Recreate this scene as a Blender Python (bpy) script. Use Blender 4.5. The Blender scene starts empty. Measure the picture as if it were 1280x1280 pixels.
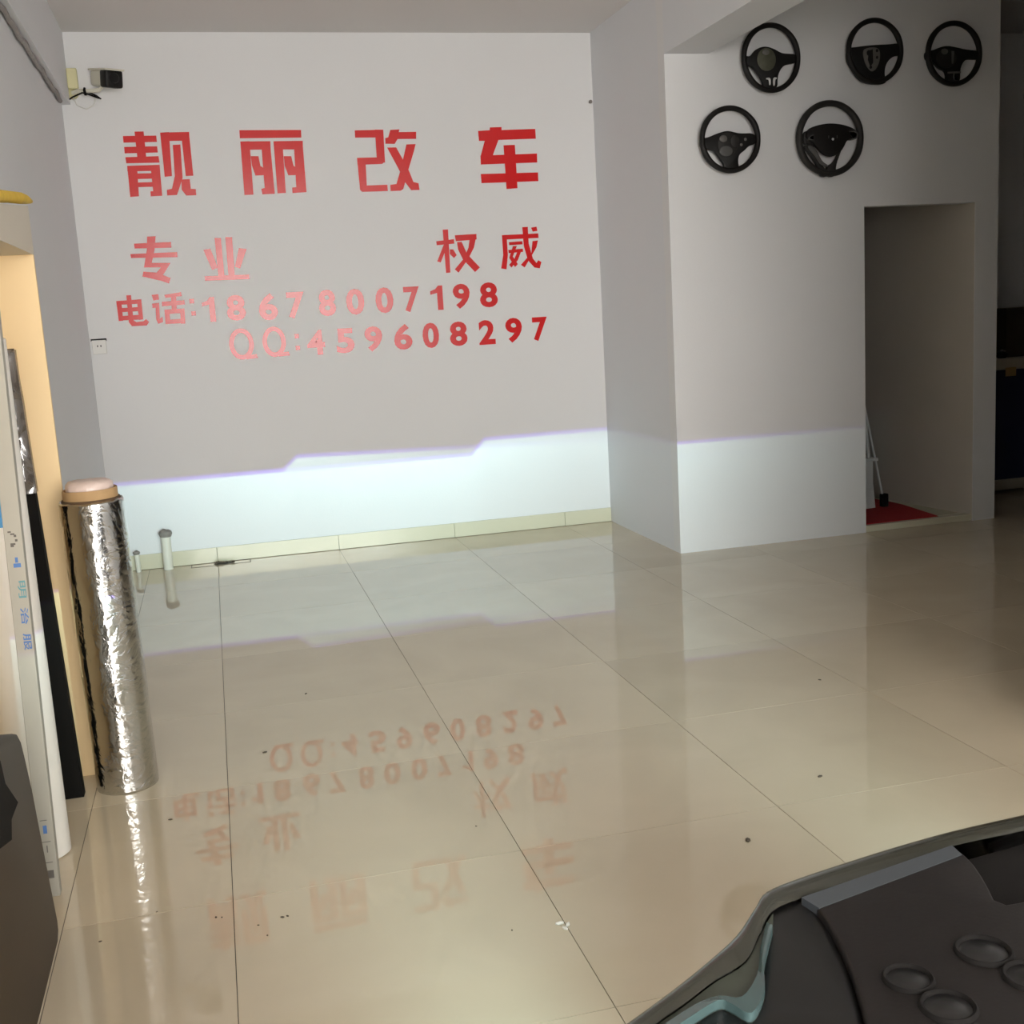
import bpy, bmesh, math, random
from mathutils import Vector, Matrix, noise
random.seed(7)
SC = bpy.context.scene
COL = SC.collection
PI = math.pi

# ------------------------------------------------------------------ camera
cam_data = bpy.data.cameras.new('camera')
cam_data.sensor_fit = 'HORIZONTAL'; cam_data.sensor_width = 36.0
cam_data.lens = 36.0 * 1449.90346 / 1280.0
cam_data.clip_start = 0.02
cam = bpy.data.objects.new('camera', cam_data); COL.objects.link(cam)
right = Vector((0.96633744, -0.25084928, -0.05715413))
up = Vector((0.09686535, 0.14893291, 0.98409151))
fwd = Vector((0.23834652, 0.95650072, -0.16821805))
cam.matrix_world = Matrix(((right.x, up.x, -fwd.x, 0.0822067), (right.y, up.y, -fwd.y, -3.80651518),
                           (right.z, up.z, -fwd.z, 1.50417798), (0, 0, 0, 1)))
SC.camera = cam

# ------------------------------------------------------------------ colour management, exposure
SC.view_settings.view_transform = 'Standard'
SC.view_settings.look = 'None'
SC.view_settings.exposure = 0.0
SC.view_settings.gamma = 1.0
SC.view_settings.use_curve_mapping = False
SC.cycles.max_bounces = 12
SC.cycles.diffuse_bounces = 6
SC.cycles.sample_clamp_indirect = 6.0

# ------------------------------------------------------------------ world: bright overcast sky seen through the open shop front
SKY = 15.2
w = bpy.data.worlds.new('overcast_sky'); SC.world = w; w.use_nodes = True
bg = w.node_tree.nodes['Background']
bg.inputs[0].default_value = (1.0, 0.968, 0.925, 1); bg.inputs[1].default_value = SKY

FRONT_Y = -6.6
OPEN_X0, OPEN_X1, OPEN_Z1 = -0.5, 2.9, 2.95
pd = bpy.data.lights.new('shop_front_portal', 'AREA')
pd.shape = 'RECTANGLE'; pd.size = OPEN_X1 - OPEN_X0; pd.size_y = OPEN_Z1; pd.cycles.is_portal = True
po = bpy.data.objects.new('shop_front_portal', pd); COL.objects.link(po)
po.location = ((OPEN_X0 + OPEN_X1) / 2, FRONT_Y - 0.02, OPEN_Z1 / 2); po.rotation_euler = (PI / 2, 0, 0)

# ------------------------------------------------------------------ the two headlamp beams (low beam with a stepped cut-off)
BEAM_W = 950.0
def beam(name, x, y, z, low, high, a0, slope, watts, sigma, sigma_left):
    """Spot lamp whose pattern is set by direction: nothing above the cut-off, a step up to the right of a0."""
    ld = bpy.data.lights.new(name, 'SPOT'); ld.energy = watts; ld.shadow_soft_size = 0.001
    ld.spot_size = math.radians(165); ld.spot_blend = 0.1; ld.use_nodes = True
    nt = ld.node_tree; N = nt.nodes; K = nt.links
    em = [n for n in N if n.type == 'EMISSION'][0]
    tc = N.new('ShaderNodeTexCoord'); sp = N.new('ShaderNodeSeparateXYZ'); K.new(tc.outputs['Normal'], sp.inputs[0])
    def M(op, a, b=None, c=None):
        n = N.new('ShaderNodeMath'); n.operation = op
        for i, v in enumerate((a, b, c)):
            if v is None: continue
            if isinstance(v, (int, float)): n.inputs[i].default_value = v
            else: K.new(v, n.inputs[i])
        return n.outputs[0]
    dz = M('MAXIMUM', M('ABSOLUTE', sp.outputs[2]), 0.02)
    a = M('MULTIPLY', M('DIVIDE', sp.outputs[0], dz), BEAM_SIGN)
    e = M('MULTIPLY', M('DIVIDE', sp.outputs[1], dz), BEAM_SIGN)
    def maprange(v, a0_, a1_, b0_, b1_, smooth=False):
        n = N.new('ShaderNodeMapRange'); n.clamp = True
        if smooth: n.interpolation_type = 'SMOOTHSTEP'
        K.new(v, n.inputs[0])
        for i, q in enumerate((a0_, a1_, b0_, b1_)): n.inputs[i + 1].default_value = q
        return n.outputs[0]
    step = maprange(a, a0, a0 + 0.015, low, high)
    cut = M('ADD', step, M('MULTIPLY', M('MAXIMUM', M('SUBTRACT', a, a0 + 0.015), 0.0), slope))
    d = M('SUBTRACT', cut, e)                     # > 0 below the cut-off
    mask = M('ADD', maprange(d, -0.0042, -0.0018, 0.03, 0.85, True), maprange(d, -0.0006, 0.0020, 0.0, 0.15, True))   # violet colour fringe, then the full beam; a little stray light above the cut-off
    spread = M('ADD', M('DIVIDE', M('MAXIMUM', a, 0.0), sigma), M('DIVIDE', M('MAXIMUM', M('MULTIPLY', a, -1.0), 0.0), sigma_left))
    hor = M('EXPONENT', M('MULTIPLY', M('POWER', spread, 2.0), -1.0))
    hor = M('ADD', M('MULTIPLY', hor, 0.982), 0.018)
    ver = M('EXPONENT', M('MULTIPLY', M('MAXIMUM', d, 0.0), -7.0))
    ver = M('ADD', M('MULTIPLY', ver, 0.95), 0.05)
    st = M('MULTIPLY', M('MULTIPLY', mask, hor), ver)
    K.new(st, em.inputs[1])
    cr = N.new('ShaderNodeValToRGB'); K.new(maprange(d, -0.0045, 0.0020, 0, 1), cr.inputs[0])
    r = cr.color_ramp; r.elements[0].position = 0.0; r.elements[0].color = (0.85, 0.90, 1.0, 1)
    r.elements[1].position = 1.0; r.elements[1].color = (0.66, 0.98, 1.0, 1)
    for pos, c in ((0.22, (0.22, 0.10, 1.0, 1)), (0.62, (0.20, 0.12, 1.0, 1)), (0.85, (0.5, 0.6, 1.0, 1))): r.elements.new(pos).color = c
    K.new(cr.outputs[0], em.inputs[0])
    o = bpy.data.objects.new(name, ld); COL.objects.link(o)
    o.location = (x, y, z); o.rotation_euler = (PI / 2, 0, 0)
BEAM_SIGN = 1.0
DW = 3.968 + 2.47
LZ = 0.74
beam('left_low_beam', 0.54, -2.47, LZ, (0.565 - LZ) / DW, (0.648 - LZ) / DW, (0.475 - 0.54) / DW, -0.030, BEAM_W, 0.24, 0.30)
beam('right_low_beam', 1.84, -2.47, LZ, (0.560 - LZ) / DW, (0.658 - LZ) / DW, (1.755 - 1.84) / DW, 0.0, BEAM_W, 0.24, 0.26)

# ------------------------------------------------------------------ helpers
def link(o, parent=None):
    COL.objects.link(o)
    if parent is not None: o.parent = parent
    return o
def mesh_obj(name, bm, mat, parent=None, smooth=False, loc=None, autosmooth=None):
    me = bpy.data.meshes.new(name); bm.normal_update(); bm.to_mesh(me); bm.free()
    mats = mat if isinstance(mat, (list, tuple)) else [mat]
    for m in mats: me.materials.append(m)
    if smooth or autosmooth:
        for p in me.polygons: p.use_smooth = True
        if autosmooth: me.set_sharp_from_angle(angle=math.radians(autosmooth))
    o = bpy.data.objects.new(name, me); link(o, parent)
    if loc: o.location = loc
    return o
def thing(name, label, cat, loc=(0, 0, 0), group=None, rot=(0, 0, 0)):
    o = bpy.data.objects.new(name, None); o.empty_display_size = 0.1; COL.objects.link(o)
    o.location = loc; o.rotation_euler = rot
    o['label'] = label; o['category'] = cat; o['kind'] = 'thing'
    if group: o['group'] = group
    return o
def tag(o, label, cat, group=None, kind='thing'):
    o['label'] = label; o['category'] = cat; o['kind'] = kind
    if group: o['group'] = group
    return o
def struct(name, bm, mat, label, cat='wall', parent=None):
    o = mesh_obj(name, bm, mat, parent)
    o['kind'] = 'structure'; o['label'] = label; o['category'] = cat
    return o
def add_box(bm, lo, hi, mi=0):
    x0, y0, z0 = lo; x1, y1, z1 = hi
    v = [bm.verts.new(c) for c in ((x0,y0,z0),(x1,y0,z0),(x1,y1,z0),(x0,y1,z0),(x0,y0,z1),(x1,y0,z1),(x1,y1,z1),(x0,y1,z1))]
    for f in ((0,3,2,1),(4,5,6,7),(0,1,5,4),(1,2,6,5),(2,3,7,6),(3,0,4,7)):
        bm.faces.new([v[i] for i in f]).material_index = mi
    return v
def box(lo, hi, bevel=0.0, seg=2):
    bm = bmesh.new(); add_box(bm, lo, hi)
    if bevel: bmesh.ops.bevel(bm, geom=bm.edges[:], offset=bevel, segments=seg, profile=0.5, affect='EDGES')
    return bm
def add_prism(bm, pts, d, mi=0):
    """Extrude a planar polygon (list of 3D points) by vector d."""
    d = Vector(d); n = len(pts)
    a = [bm.verts.new(Vector(p)) for p in pts]; b = [bm.verts.new(Vector(p) + d) for p in pts]
    f0 = bm.faces.new(a); f1 = bm.faces.new(b[::-1]); f0.material_index = f1.material_index = mi
    for i in range(n):
        j = (i + 1) % n
        f = bm.faces.new((a[j], a[i], b[i], b[j])); f.material_index = mi
    bmesh.ops.recalc_face_normals(bm, faces=bm.faces[:])
    return a, b
def prism(pts, d, bevel=0.0, seg=2):
    bm = bmesh.new(); a, b = add_prism(bm, pts, d)
    if bevel:
        bset = set(b)
        es = [e for e in bm.edges if e.verts[0] in bset and e.verts[1] in bset]
        bmesh.ops.bevel(bm, geom=es, offset=bevel, segments=seg, profile=0.5, affect='EDGES')
    return bm
def add_tube(bm, pts, r, sides=10, cap=True, closed=False, rfun=None):
    pts = [Vector(p) for p in pts]; n = len(pts); rings = []
    prev = None
    for i, p in enumerate(pts):
        if closed: t = (pts[(i + 1) % n] - pts[i - 1])
        else: t = (pts[min(i + 1, n - 1)] - pts[max(i - 1, 0)])
        t.normalize()
        if prev is None:
            ref = Vector((0, 0, 1)) if abs(t.z) < 0.9 else Vector((1, 0, 0))
            u = t.cross(ref).normalized()
        else:
            u = (prev - t * prev.dot(t)).normalized()
        prev = u; v = t.cross(u)
        rr = rfun(i / max(n - 1, 1)) if rfun else r
        rings.append([bm.verts.new(p + (u * math.cos(2*PI*k/sides) + v * math.sin(2*PI*k/sides)) * rr) for k in range(sides)])
    m = n if closed else n - 1
    for i in range(m):
        A, B = rings[i], rings[(i + 1) % n]
        for k in range(sides):
            l = (k + 1) % sides
            bm.faces.new((A[k], A[l], B[l], B[k]))
    if cap and not closed:
        bm.faces.new(rings[0][::-1]); bm.faces.new(rings[-1])
    bmesh.ops.recalc_face_normals(bm, faces=bm.faces[:])
def add_lathe(bm, prof, c=(0, 0, 0), seg=32, axis='Z'):
    """Revolve (radius, height) profile round an axis; closed at both ends where radius is 0."""
    c = Vector(c); rings = []
    for r, h in prof:
        ring = []
        for k in range(seg if r > 1e-6 else 1):
            a = 2 * PI * k / seg
            p = (r * math.cos(a), r * math.sin(a), h)
            if axis == 'Y': p = (p[0], p[2], p[1])
            ring.append(bm.verts.new(c + Vector(p)))
        rings.append(ring)
    for A, B in zip(rings, rings[1:]):
        for k in range(seg):
            l = (k + 1) % seg
            if len(A) == 1 and len(B) == 1: continue
            if len(A) == 1: bm.faces.new((A[0], B[k], B[l]))
            elif len(B) == 1: bm.faces.new((A[k], A[l], B[0]))
            else: bm.faces.new((A[k], A[l], B[l], B[k]))
    bmesh.ops.recalc_face_normals(bm, faces=bm.faces[:])
def smooth_closed(pts, n=2):
    """Chaikin corner cutting of a closed 2-D outline."""
    for _ in range(n):
        q = []
        for i in range(len(pts)):
            a, b = pts[i], pts[(i + 1) % len(pts)]
            q.append((a[0]*.75 + b[0]*.25, a[1]*.75 + b[1]*.25)); q.append((a[0]*.25 + b[0]*.75, a[1]*.25 + b[1]*.75))
        pts = q
    return pts

# ------------------------------------------------------------------ materials
def mat(name, col, rough=0.5, metal=0.0, ior=1.5, var=0.0, scale=6.0, bump=0.0, bscale=60.0, coat=0.0, rvar=0.0, **kw):
    m = bpy.data.materials.new(name); m.use_nodes = True
    nt = m.node_tree; N = nt.nodes; K = nt.links
    b = N['Principled BSDF']
    b.inputs['Base Color'].default_value = (*col, 1); b.inputs['Roughness'].default_value = rough
    b.inputs['Metallic'].default_value = metal; b.inputs['IOR'].default_value = ior
    if coat: b.inputs['Coat Weight'].default_value = coat; b.inputs['Coat Roughness'].default_value = 0.05
    tc = N.new('ShaderNodeTexCoord')
    if var:
        n = N.new('ShaderNodeTexNoise'); n.inputs['Scale'].default_value = scale; n.inputs['Detail'].default_value = 6
        K.new(tc.outputs['Object'], n.inputs['Vector'])
        mx = N.new('ShaderNodeMix'); mx.data_type = 'RGBA'
        mx.inputs[6].default_value = (*[max(0, c * (1 - var)) for c in col], 1)
        mx.inputs[7].default_value = (*[min(1, c * (1 + var)) for c in col], 1)
        K.new(n.outputs['Fac'], mx.inputs[0]); K.new(mx.outputs[2], b.inputs['Base Color'])
        if rvar:
            mr = N.new('ShaderNodeMapRange'); K.new(n.outputs['Fac'], mr.inputs[0])
            mr.inputs[1].default_value = 0.3; mr.inputs[2].default_value = 0.7
            mr.inputs[3].default_value = rough * (1 - rvar); mr.inputs[4].default_value = rough * (1 + rvar)
            K.new(mr.outputs[0], b.inputs['Roughness'])
    if bump:
        n2 = N.new('ShaderNodeTexNoise'); n2.inputs['Scale'].default_value = bscale; n2.inputs['Detail'].default_value = 4
        K.new(tc.outputs['Object'], n2.inputs['Vector'])
        bp = N.new('ShaderNodeBump'); bp.inputs['Strength'].default_value = bump; bp.inputs['Distance'].default_value = 0.01
        K.new(n2.outputs['Fac'], bp.inputs['Height']); K.new(bp.outputs[0], b.inputs['Normal'])
    for k, v in kw.items(): b.inputs[k.replace('_', ' ')].default_value = v
    return m

WALL = mat('white_wall_paint', (0.74, 0.74, 0.745), 0.75, var=0.02, scale=1.3, bump=0.05, bscale=90)
WALL_B = mat('grey_white_wall_paint', (0.72, 0.73, 0.755), 0.75, var=0.02, scale=1.3, bump=0.05, bscale=90)
INNER = mat('shade_toned_inner_wall', (0.52, 0.48, 0.42), 0.85, var=0.04, scale=3)  # base tone lowered to deepen the shade inside the doorway
WALL_D = mat('bounce_damping_wall', (0.28, 0.28, 0.31), 0.8, var=0.05, scale=2)  # darkened to cut the light bounced into the right-hand room
CEIL = mat('ceiling_paint', (0.68, 0.66, 0.65), 0.85, var=0.02, scale=1.0)
GROUT = mat('dark_grout', (0.10, 0.085, 0.065), 0.9)
CREAM_TILE = mat('cream_skirting_tile', (0.63, 0.60, 0.46), 0.13, var=0.06, scale=3.0)
PAVEMENT = mat('pavement', (0.45, 0.44, 0.42), 0.9, var=0.1, scale=2)
RED = mat('red_letter_vinyl', (0.66, 0.016, 0.018), 0.2, var=0.05, scale=2.0, ior=1.45)
CARPET = mat('red_carpet', (0.42, 0.016, 0.02), 0.95, var=0.2, scale=120, bump=0.5, bscale=300)
BLACKP = mat('black_plastic', (0.008, 0.0073, 0.007), 0.5, var=0.2, scale=20, bump=0.04, bscale=300, Specular_IOR_Level=0.3)
LEATHER = mat('black_leather', (0.009, 0.0075, 0.007), 0.5, var=0.2, scale=30, bump=0.15, bscale=220, Specular_IOR_Level=0.3)
LEATHER_G = mat('grey_black_leather', (0.022, 0.020, 0.0185), 0.5, var=0.2, scale=30, bump=0.15, bscale=220, Specular_IOR_Level=0.3)
CHROME = mat('chrome', (0.75, 0.75, 0.74), 0.16, 1.0)
SILVER = mat('painted_chrome_glint', (0.72, 0.72, 0.72), 0.25, 0.2)  # pale base colour standing in for the glint of chrome parts
OLIVE_PLATE = mat('olive_grey_plate', (0.10, 0.10, 0.07), 0.45, 0.3, var=0.3, scale=40)
GREY_PLATE = mat('grey_metal_plate', (0.16, 0.15, 0.14), 0.4, 0.4, var=0.25, scale=40)
DARK_TRIM = mat('dark_grey_trim', (0.09, 0.088, 0.085), 0.4)
CREAM_BOARD = mat('cream_yellow_board', (0.80, 0.60, 0.33), 0.5, var=0.03, scale=3)
OFFWHITE = mat('off_white_board', (0.62, 0.57, 0.48), 0.6, var=0.04, scale=4)
YELLOW = mat('yellow_ribbon_cloth', (0.75, 0.50, 0.03), 0.6, var=0.2, scale=14, bump=0.4, bscale=25)
WHITE_FILM = mat('white_film_roll', (0.76, 0.735, 0.68), 0.4, var=0.02, scale=4)
GREY_CARD = mat('grey_white_carton', (0.36, 0.345, 0.295), 0.55, var=0.06, scale=6)
BLACK_FILM = mat('black_film', (0.004, 0.0035, 0.003), 0.7, var=0.2, scale=6, Specular_IOR_Level=0.12)
CARDBOARD = mat('cardboard_core', (0.42, 0.27, 0.13), 0.8, var=0.12, scale=30)
DARKCARD = mat('dark_core_edge', (0.10, 0.06, 0.03), 0.85)
PINK_WRAP = mat('pale_pink_film', (0.72, 0.58, 0.52), 0.3, var=0.06, scale=20, bump=0.4, bscale=40)
PVC = mat('white_pvc_pipe', (0.72, 0.71, 0.62), 0.35, var=0.04, scale=20)
GREYCAP = mat('grey_cement_plug', (0.24, 0.22, 0.20), 0.9, var=0.3, scale=60, bump=0.5, bscale=90)
CCTV_W = mat('ivory_camera_shell', (0.66, 0.64, 0.54), 0.4)
CCTV_Y = mat('yellowed_box_plastic', (0.66, 0.62, 0.36), 0.45, var=0.05, scale=20)
CONDUIT = mat('grey_cable_sheath', (0.30, 0.28, 0.27), 0.7, var=0.3, scale=30)
SOCKET = mat('white_socket_plastic', (0.74, 0.73, 0.70), 0.35)
BROWN = mat('dark_brown_gloss_leather', (0.032, 0.019, 0.008), 0.5, var=0.15, scale=5, bump=0.05, bscale=200)
NAVY = mat('navy_blue_panel', (0.012, 0.014, 0.05), 0.6, var=0.1, scale=6)
WORKTOP = mat('cream_worktop', (0.38, 0.34, 0.27), 0.5, var=0.06, scale=6)
BROWNBOX = mat('dark_brown_box', (0.045, 0.032, 0.022), 0.7, var=0.15, scale=8)
TAN = mat('tan_label_card', (0.36, 0.24, 0.09), 0.7)
STEEL_WHITE = mat('white_painted_metal', (0.60, 0.61, 0.60), 0.4)
RUBBER = mat('black_rubber', (0.008, 0.007, 0.0065), 0.8, Specular_IOR_Level=0.15)
BOWL = mat('olive_lens_bowl', (0.045, 0.050, 0.038), 0.35, var=0.3, scale=30)
INK = mat('blue_green_ink', (0.10, 0.27, 0.30), 0.6)
INK_B = mat('blue_ink', (0.07, 0.17, 0.42), 0.6)
INK_K = mat('black_marker_ink', (0.10, 0.09, 0.08), 0.6)
BLUE_PRINT = mat('sky_blue_label', (0.05, 0.30, 0.62), 0.4)
HOUSING = mat('black_lamp_housing', (0.012, 0.010, 0.0095), 0.5, var=0.12, scale=12, bump=0.03, bscale=160, Specular_IOR_Level=0.2)
HOUSING_D = mat('glossy_lamp_housing', (0.007, 0.0065, 0.0065), 0.33, var=0.1, scale=12)
FLANGE_M = mat('grey_lens_flange', (0.05, 0.057, 0.064), 0.4)
LEAK_M = mat('teal_light_leak_plastic', (0.06, 0.10, 0.10), 0.25, var=0.1, scale=20)  # teal base colour stands in for lamplight leaking at the lens edge
CAR_PAINT = mat('dark_car_paint', (0.02, 0.019, 0.018), 0.25, coat=0.5)
CRUMB = mat('pale_crumb', (0.75, 0.72, 0.66), 0.7)
DIRT = mat('dark_dirt', (0.09, 0.07, 0.05), 0.9)

def lens_material():
    m = bpy.data.materials.new('smoked_clear_lens'); m.use_nodes = True
    nt = m.node_tree; N = nt.nodes; K = nt.links; N.clear()
    out = N.new('ShaderNodeOutputMaterial')
    t = N.new('ShaderNodeBsdfTransparent'); t.inputs[0].default_value = (0.50, 0.47, 0.38, 1)
    d = N.new('ShaderNodeBsdfDiffuse'); d.inputs[0].default_value = (0.10, 0.10, 0.08, 1)
    g = N.new('ShaderNodeBsdfGlossy'); g.inputs['Roughness'].default_value = 0.08
    a = N.new('ShaderNodeMixShader'); a.inputs[0].default_value = 0.45; K.new(t.outputs[0], a.inputs[1]); K.new(d.outputs[0], a.inputs[2])
    f = N.new('ShaderNodeFresnel'); f.inputs[0].default_value = 1.45
    b = N.new('ShaderNodeMixShader'); K.new(f.outputs[0], b.inputs[0]); K.new(a.outputs[0], b.inputs[1]); K.new(g.outputs[0], b.inputs[2])
    K.new(b.outputs[0], out.inputs[0]); return m
LENS = lens_material()

def film_material(name, tint, gloss):
    m = bpy.data.materials.new(name); m.use_nodes = True
    nt = m.node_tree; N = nt.nodes; K = nt.links; N.clear()
    out = N.new('ShaderNodeOutputMaterial'); t = N.new('ShaderNodeBsdfTransparent'); t.inputs[0].default_value = (*tint, 1)
    g = N.new('ShaderNodeBsdfGlossy'); g.inputs['Roughness'].default_value = 0.12
    tc = N.new('ShaderNodeTexCoord'); n = N.new('ShaderNodeTexNoise'); n.inputs['Scale'].default_value = 8; n.inputs['Detail'].default_value = 1; n.inputs['Distortion'].default_value = 1.5
    K.new(tc.outputs['Object'], n.inputs[0]); bp = N.new('ShaderNodeBump'); bp.inputs['Strength'].default_value = 0.9; bp.inputs['Distance'].default_value = 0.03
    K.new(n.outputs['Fac'], bp.inputs['Height']); K.new(bp.outputs[0], g.inputs['Normal'])
    d = N.new('ShaderNodeBsdfDiffuse'); d.inputs[0].default_value = (0.30, 0.25, 0.21, 1); y = N.new('ShaderNodeMixShader'); y.inputs[0].default_value = 0.30
    K.new(t.outputs[0], y.inputs[1]); K.new(d.outputs[0], y.inputs[2])
    x = N.new('ShaderNodeMixShader'); x.inputs[0].default_value = gloss
    K.new(y.outputs[0], x.inputs[1]); K.new(g.outputs[0], x.inputs[2]); K.new(x.outputs[0], out.inputs[0]); return m
CLEAR_WRAP = film_material('clear_plastic_wrap', (0.85, 0.84, 0.82), 0.10)

def foil_material():
    m = bpy.data.materials.new('crinkled_silver_foil'); m.use_nodes = True
    nt = m.node_tree; N = nt.nodes; K = nt.links; b = N['Principled BSDF']
    b.inputs['Base Color'].default_value = (0.60, 0.595, 0.58, 1); b.inputs['Metallic'].default_value = 1.0; b.inputs['Roughness'].default_value = 0.14
    tc = N.new('ShaderNodeTexCoord')
    n = N.new('ShaderNodeTexNoise'); n.inputs['Scale'].default_value = 9; n.inputs['Detail'].default_value = 5; n.inputs['Distortion'].default_value = 1.2
    v = N.new('ShaderNodeTexVoronoi'); v.inputs['Scale'].default_value = 22; v.feature = 'DISTANCE_TO_EDGE'
    K.new(tc.outputs['Object'], n.inputs['Vector'])
    mp = N.new('ShaderNodeVectorMath'); mp.operation = 'MULTIPLY_ADD'; K.new(n.outputs['Color'], mp.inputs[0]); mp.inputs[1].default_value = (0.12, 0.12, 0.12); K.new(tc.outputs['Object'], mp.inputs[2])
    K.new(mp.outputs[0], v.inputs['Vector'])
    s = N.new('ShaderNodeMath'); s.operation = 'MULTIPLY_ADD'; K.new(v.outputs['Distance'], s.inputs[0]); s.inputs[1].default_value = 0.9; K.new(n.outputs['Fac'], s.inputs[2])
    bp = N.new('ShaderNodeBump'); bp.inputs['Strength'].default_value = 0.26; bp.inputs['Distance'].default_value = 0.010
    K.new(s.outputs[0], bp.inputs['Height']); K.new(bp.outputs[0], b.inputs['Normal'])
    return m
FOIL = foil_material()

def tile_material():
    """Polished cream-beige vitrified tile; a slightly different tone per tile."""
    m = bpy.data.materials.new('polished_beige_tile'); m.use_nodes = True
    nt = m.node_tree; N = nt.nodes; K = nt.links; b = N['Principled BSDF']
    tc = N.new('ShaderNodeTexCoord'); oi = N.new('ShaderNodeObjectInfo')
    ad = N.new('ShaderNodeVectorMath'); ad.operation = 'MULTIPLY_ADD'; K.new(oi.outputs['Random'], ad.inputs[0]); ad.inputs[1].default_value = (13, 7, 3); K.new(tc.outputs['Object'], ad.inputs[2])
    n = N.new('ShaderNodeTexNoise'); n.inputs['Scale'].default_value = 2.2; n.inputs['Detail'].default_value = 7; n.inputs['Distortion'].default_value = 0.6
    K.new(ad.outputs[0], n.inputs['Vector'])
    cr = N.new('ShaderNodeValToRGB'); K.new(n.outputs['Fac'], cr.inputs[0]); r = cr.color_ramp
    r.elements[0].position = 0.25; r.elements[0].color = (0.53, 0.45, 0.33, 1)
    r.elements[1].position = 0.75; r.elements[1].color = (0.59, 0.505, 0.375, 1)
    hs = N.new('ShaderNodeHueSaturation'); K.new(cr.outputs[0], hs.inputs['Color'])
    mr = N.new('ShaderNodeMapRange'); K.new(oi.outputs['Random'], mr.inputs[0]); mr.inputs[3].default_value = 0.96; mr.inputs[4].default_value = 1.04
    K.new(mr.outputs[0], hs.inputs['Value']); K.new(hs.outputs[0], b.inputs['Base Color'])
    b.inputs['Roughness'].default_value = 0.004; b.inputs['IOR'].default_value = 1.56
    return m
TILE = tile_material()

# ------------------------------------------------------------------ room shell
YB, XL, YF, XS, ZC = 3.968, -0.64, 2.688, 2.748, 3.325
XR = 7.6
bm = box((XL - 0.1, FRONT_Y - 0.12, -0.12), (XR + 0.1, YB + 0.1, -0.003))
floor = struct('floor', bm, GROUT, 'polished beige tiled showroom floor with thin dark joints', 'floor')
JOINT = 0.0022
tile_meshes = {}
def floor_tile(x0, x1, y0, y1):
    wx, wy = round(x1 - x0, 3), round(y1 - y0, 3)
    if (wx, wy) not in tile_meshes:
        b_ = box((-wx/2 + JOINT/2, -wy/2 + JOINT/2, -0.010), (wx/2 - JOINT/2, wy/2 - JOINT/2, 0.0))
        me = bpy.data.meshes.new('floor_tile'); b_.to_mesh(me); b_.free(); me.materials.append(TILE); tile_meshes[(wx, wy)] = me
    o = bpy.data.objects.new('floor_tile', tile_meshes[(wx, wy)]); link(o, floor)
    o.location = ((x0 + x1) / 2, (y0 + y1) / 2, 0)
ys = [-6.6] + [round(-6.4 + 0.8 * k, 3) for k in range(13)] + [YB]
xs = [XL, -0.432] + [round(0.8 * k, 3) for k in range(0, 10)] + [XR]
for i in range(len(xs) - 1):
    for j in range(len(ys) - 1):
        if xs[i + 1] - xs[i] > 0.01 and ys[j + 1] - ys[j] > 0.01:
            floor_tile(xs[i], xs[i + 1], ys[j], ys[j + 1])

struct('wall_back', box((XL - 0.15, YB, -0.05), (XR + 0.15, YB + 0.15, ZC + 0.1)), WALL, 'white painted back wall carrying the red lettering')
struct('wall_left', box((XL - 0.15, FRONT_Y - 0.1, -0.05), (XL, YB, ZC + 0.1)), WALL_B, 'pale grey-white left wall behind the film rolls')
struct('wall_right', box((XR, FRONT_Y - 0.1, -0.05), (XR + 0.15, YB, ZC + 0.1)), WALL_D, 'far right wall of the showroom outside the view')
bm = bmesh.new()
add_box(bm, (XL, FRONT_Y - 0.12, 0), (OPEN_X0, FRONT_Y, ZC)); add_box(bm, (OPEN_X1, FRONT_Y - 0.12, 0), (XR, FRONT_Y, ZC))
add_box(bm, (OPEN_X0, FRONT_Y - 0.12, OPEN_Z1), (OPEN_X1, FRONT_Y, ZC))
struct('wall_front', bm, WALL_B, 'front wall behind the viewer with the wide open shop entrance')
struct('wall_light_block', box((XS + 0.01, FRONT_Y, 0), (3.02, -0.55, 2.912)), WALL_B, 'added unseen wall under the deep beam that blocks entrance daylight')  # added out of view to keep entrance daylight off the right side
struct('ceiling', box((XL, FRONT_Y - 0.12, ZC), (XR, YB, ZC + 0.12)), CEIL, 'plain off-white ceiling', 'ceiling')
struct('ceiling_beam', box((XL, FRONT_Y, 2.906), (-0.590, YB, ZC)), WALL_B, 'shallow beam running along the top of the left wall', 'beam')
struct('ceiling_beam', box((XS, FRONT_Y, 2.912), (3.02, YF, ZC)), WALL_B, 'deep beam running from the partition corner towards the viewer', 'beam')
struct('wall_partition_left', box((XS, YF + 0.10, 0), (XS + 0.13, YB, ZC)), WALL_B, 'narrow side face of the partition room beside the lettered wall')
DX0, DX1, DZ = 4.018, 4.795, 2.024
bm = bmesh.new()
prof = [(XS, 0), (DX0, 0), (DX0, DZ), (DX1, DZ), (DX1, 0), (4.960, 0), (4.960, ZC), (XS, ZC)]
add_prism(bm, [(x, YF, z) for x, z in prof], (0, 0.10, 0))
struct('wall_partition_front', bm, WALL, 'white partition wall with steering wheels and an open doorway')
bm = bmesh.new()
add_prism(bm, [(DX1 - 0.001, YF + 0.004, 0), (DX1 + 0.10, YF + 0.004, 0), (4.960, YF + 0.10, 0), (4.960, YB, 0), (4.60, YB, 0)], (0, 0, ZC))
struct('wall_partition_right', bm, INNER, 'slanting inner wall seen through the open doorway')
struct('trim_1', box((DX0 + 0.001, YF + 0.008, 0.0), (DX1 - 0.001, YF + 0.07, 0.042), 0.003), CREAM_TILE, 'cream threshold strip at the foot of the doorway', 'threshold')
struct('trim_2', box((XS + 0.13, YF + 0.10, 0.0), (4.78, YB, 0.038)), CREAM_TILE, 'raised floor of the room behind the doorway', 'floor')
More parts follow.
